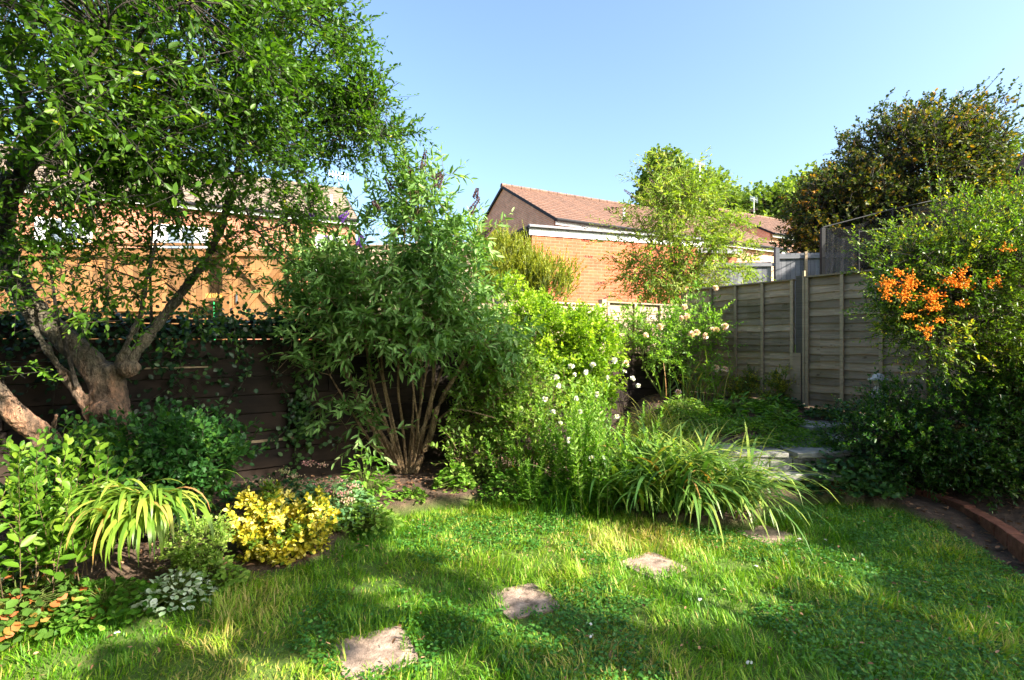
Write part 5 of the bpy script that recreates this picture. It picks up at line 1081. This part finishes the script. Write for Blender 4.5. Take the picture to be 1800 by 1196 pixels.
# ------------------------------------------------------------------ trees of the neighbouring gardens behind the photographer, which shade the lawn
rng = np.random.default_rng(71)
shade = []
def SP(px, py, z, h, r, w_=1.0, rz=None):
    d = 900*(EYE-z)/(py-598) if abs(py-598) > 1 else 5; p = P(px, py, d); q = p+np.array([SH[0]*h, SH[1]*h, TAN*h]); shade.append((q, (r, r, rz or r*.7), w_))
def SW(p, h, r, w_=1.0, rz=None):
    q = np.array(p, float)+np.array([SH[0]*h, SH[1]*h, TAN*h]); shade.append((q, (r, r, rz or r*.7), w_))
for q in ((280, 1055, .18), (350, 1050, .17), (430, 1040, .18), (510, 1020, .17), (570, 985, .14), (620, 945, .12), (650, 985, .08), (720, 1000, .07), (780, 1025, .06),
          (610, 1080, .08), (560, 1110, .08), (470, 1110, .09), (250, 1175, .06), (330, 1180, .06), (800, 1115, .05), (1000, 1090, .07), (940, 1170, .05), (1050, 1120, .09), (1130, 1150, .10), (1230, 1170, .11), (1350, 1180, .13), (1490, 1175, .16), (1620, 1140, .2), (1740, 1130, .25),
          (1420, 1055, .05), (1620, 1045, .09), (1720, 1060, .15), (1400, 905, .10), (1450, 925, .13), (1530, 940, .18), (1620, 950, .24), (1740, 970, .26), (1700, 1005, .12), (1780, 1020, .2), (1500, 890, .24), (1600, 900, .28), (1560, 975, .12), (1640, 990, .12)):
    r_ = q[2]*(2.1 if q[0] > 1380 and q[1] < 1030 else 1.45 if q[0] > 940 else 1.35)+(.04 if q[0] > 940 else .03); SP(q[0], q[1], 0, 5.8, r_, (r_+.1)**2*8)
NS = len(shade); SW((-2.2, 5.5, .85), 9, .55, 3); SW((-3.0, 5.0, 1.0), 9, .55, 3); SW((-1.5, 5.9, .6), 9, .4, 1.6); SW((-3.6, 4.6, 1.1), 9, .45, 2); SW((-2.4, 5.5, 1.5), 9, .3, 1.2); SW((-2.2, 4.4, .4), 9, .32, 1); SW((-3.2, 4.0, .5), 9, .25, .6)
tree('shade_tree', 'neighbouring garden tree standing to the right of the lawn outside the picture', (7.2, -2.0, 0), shade[:NS], 950, 24, (.085, .065), 'shade', .12, .05, .07, None, br=.03, nl=60, lr=.16)
tree('shade_tree', 'taller garden tree further right outside the picture', (9.4, 3.2, .1), shade[NS:], 400, 22, (.10, .07), 'shade', .12, .2, .2, None, br=.03, nl=60, lr=.16)
# fallen white petals on the lawn
for i, (px, py) in enumerate(((1036, 1095), (1040, 1116), (1230, 1058), (1318, 1172), (1450, 952), (205, 1115), (195, 1063), (1405, 950), (1330, 1000))):
    d = 900*1.57/(py-598); x = (px-900)/900*d; n_ = 5
    V, Q, vr = leaf_geo(np.repeat(np.array([[x, d, Hs(x, d)+.045]]), n_, 0), rng.normal(0, 1, (n_, 3))*np.array([1, 1, .2]), UP+rng.normal(0, .3, (n_, 3)), rng.uniform(.012, .02, n_), rng.uniform(.012, .018, n_), rng.uniform(0, 1, n_), wide=.8)
    lab = ['white petal in the shaded grass right of the middle slab', 'small white petal just below the one right of the middle slab', 'tiny white petal on sunny grass below the shaded slab', 'white petal at the bottom edge in deep shade', 'white petal in shade right of the farthest slab', 'white petal on the sunny grass, lower left', 'white bud at the foot of the sword leaved clump', 'white petal at the right corner of the farthest slab', 'tiny pale petal in grass above the sunny patch'][i]
    tag(npmesh('fallen_petal', V, Q, None, M['white'], None, vr), lab, 'petal', 'white petals fallen on the lawn')

# unseen house added behind the camera to take half the sky off the lawn
t = thing('sky_blocking_house', 'unseen brick house with patio door, added behind the camera to block sky light', 'house', (-2, -1.5, 0))
hl = Line((-10, -1.5), (1, 0)); hl.n = np.array([0, 1., 0])
mb = MB(); mb.box((-3.6, -5.5, 2.8), (12.8, 8, 5.8)); mb.build('wall', 'bricko', t)
mb = MB(); roof_slope(mb, (-10.2, -1.2, 5.6), (3.0, -1.2, 5.6), (-10.2, -5.5, 7.9), (3.0, -5.5, 7.9)); roof_slope(mb, (-10.2, -9.8, 5.6), (3.0, -9.8, 5.6), (-10.2, -5.5, 7.9), (3.0, -5.5, 7.9)); mb.build('roof', 'tileg', t)
window(t, hl, 1.2, 3.4, .9, 2.2); window(t, hl, 5.2, 7.4, .05, 2.2); window(t, hl, 9.5, 11.3, .9, 2.2); window(t, hl, 2, 3.8, 3.5, 4.7); window(t, hl, 8.5, 10.5, 3.5, 4.7)
mb = MB(); mb.tube([(-10.2, -1.1, 5.55), (3.0, -1.1, 5.55)], [.06, .06], 8); mb.build('gutter', 'black', t)

xs, ys = scatter(1500, -3.5, 4.2, 2.2, 5.2, LAWN); kp = (n2d(xs, ys, 1.7, 21.) > 0) | (rng.random(len(xs)) < .25); xs, ys = xs[kp], ys[kp]; N = len(xs)
V, Q, vr = leaf_geo(np.stack([xs, ys, H(xs, ys)+rng.uniform(.03, .07, N)], -1), np.stack([rng.normal(0, 1, N), rng.normal(0, 1, N), rng.normal(0, .3, N)], -1), UP+rng.normal(0, .4, (N, 3)), rng.uniform(.012, .035, N), rng.uniform(.006, .018, N), rng.uniform(.2, 1, N))
tag(npmesh('lawn_litter', V, Q, None, M['litter'], None, vr), 'small dry leaves and stalks caught in the lawn grass', 'leaf litter', None, 'stuff')
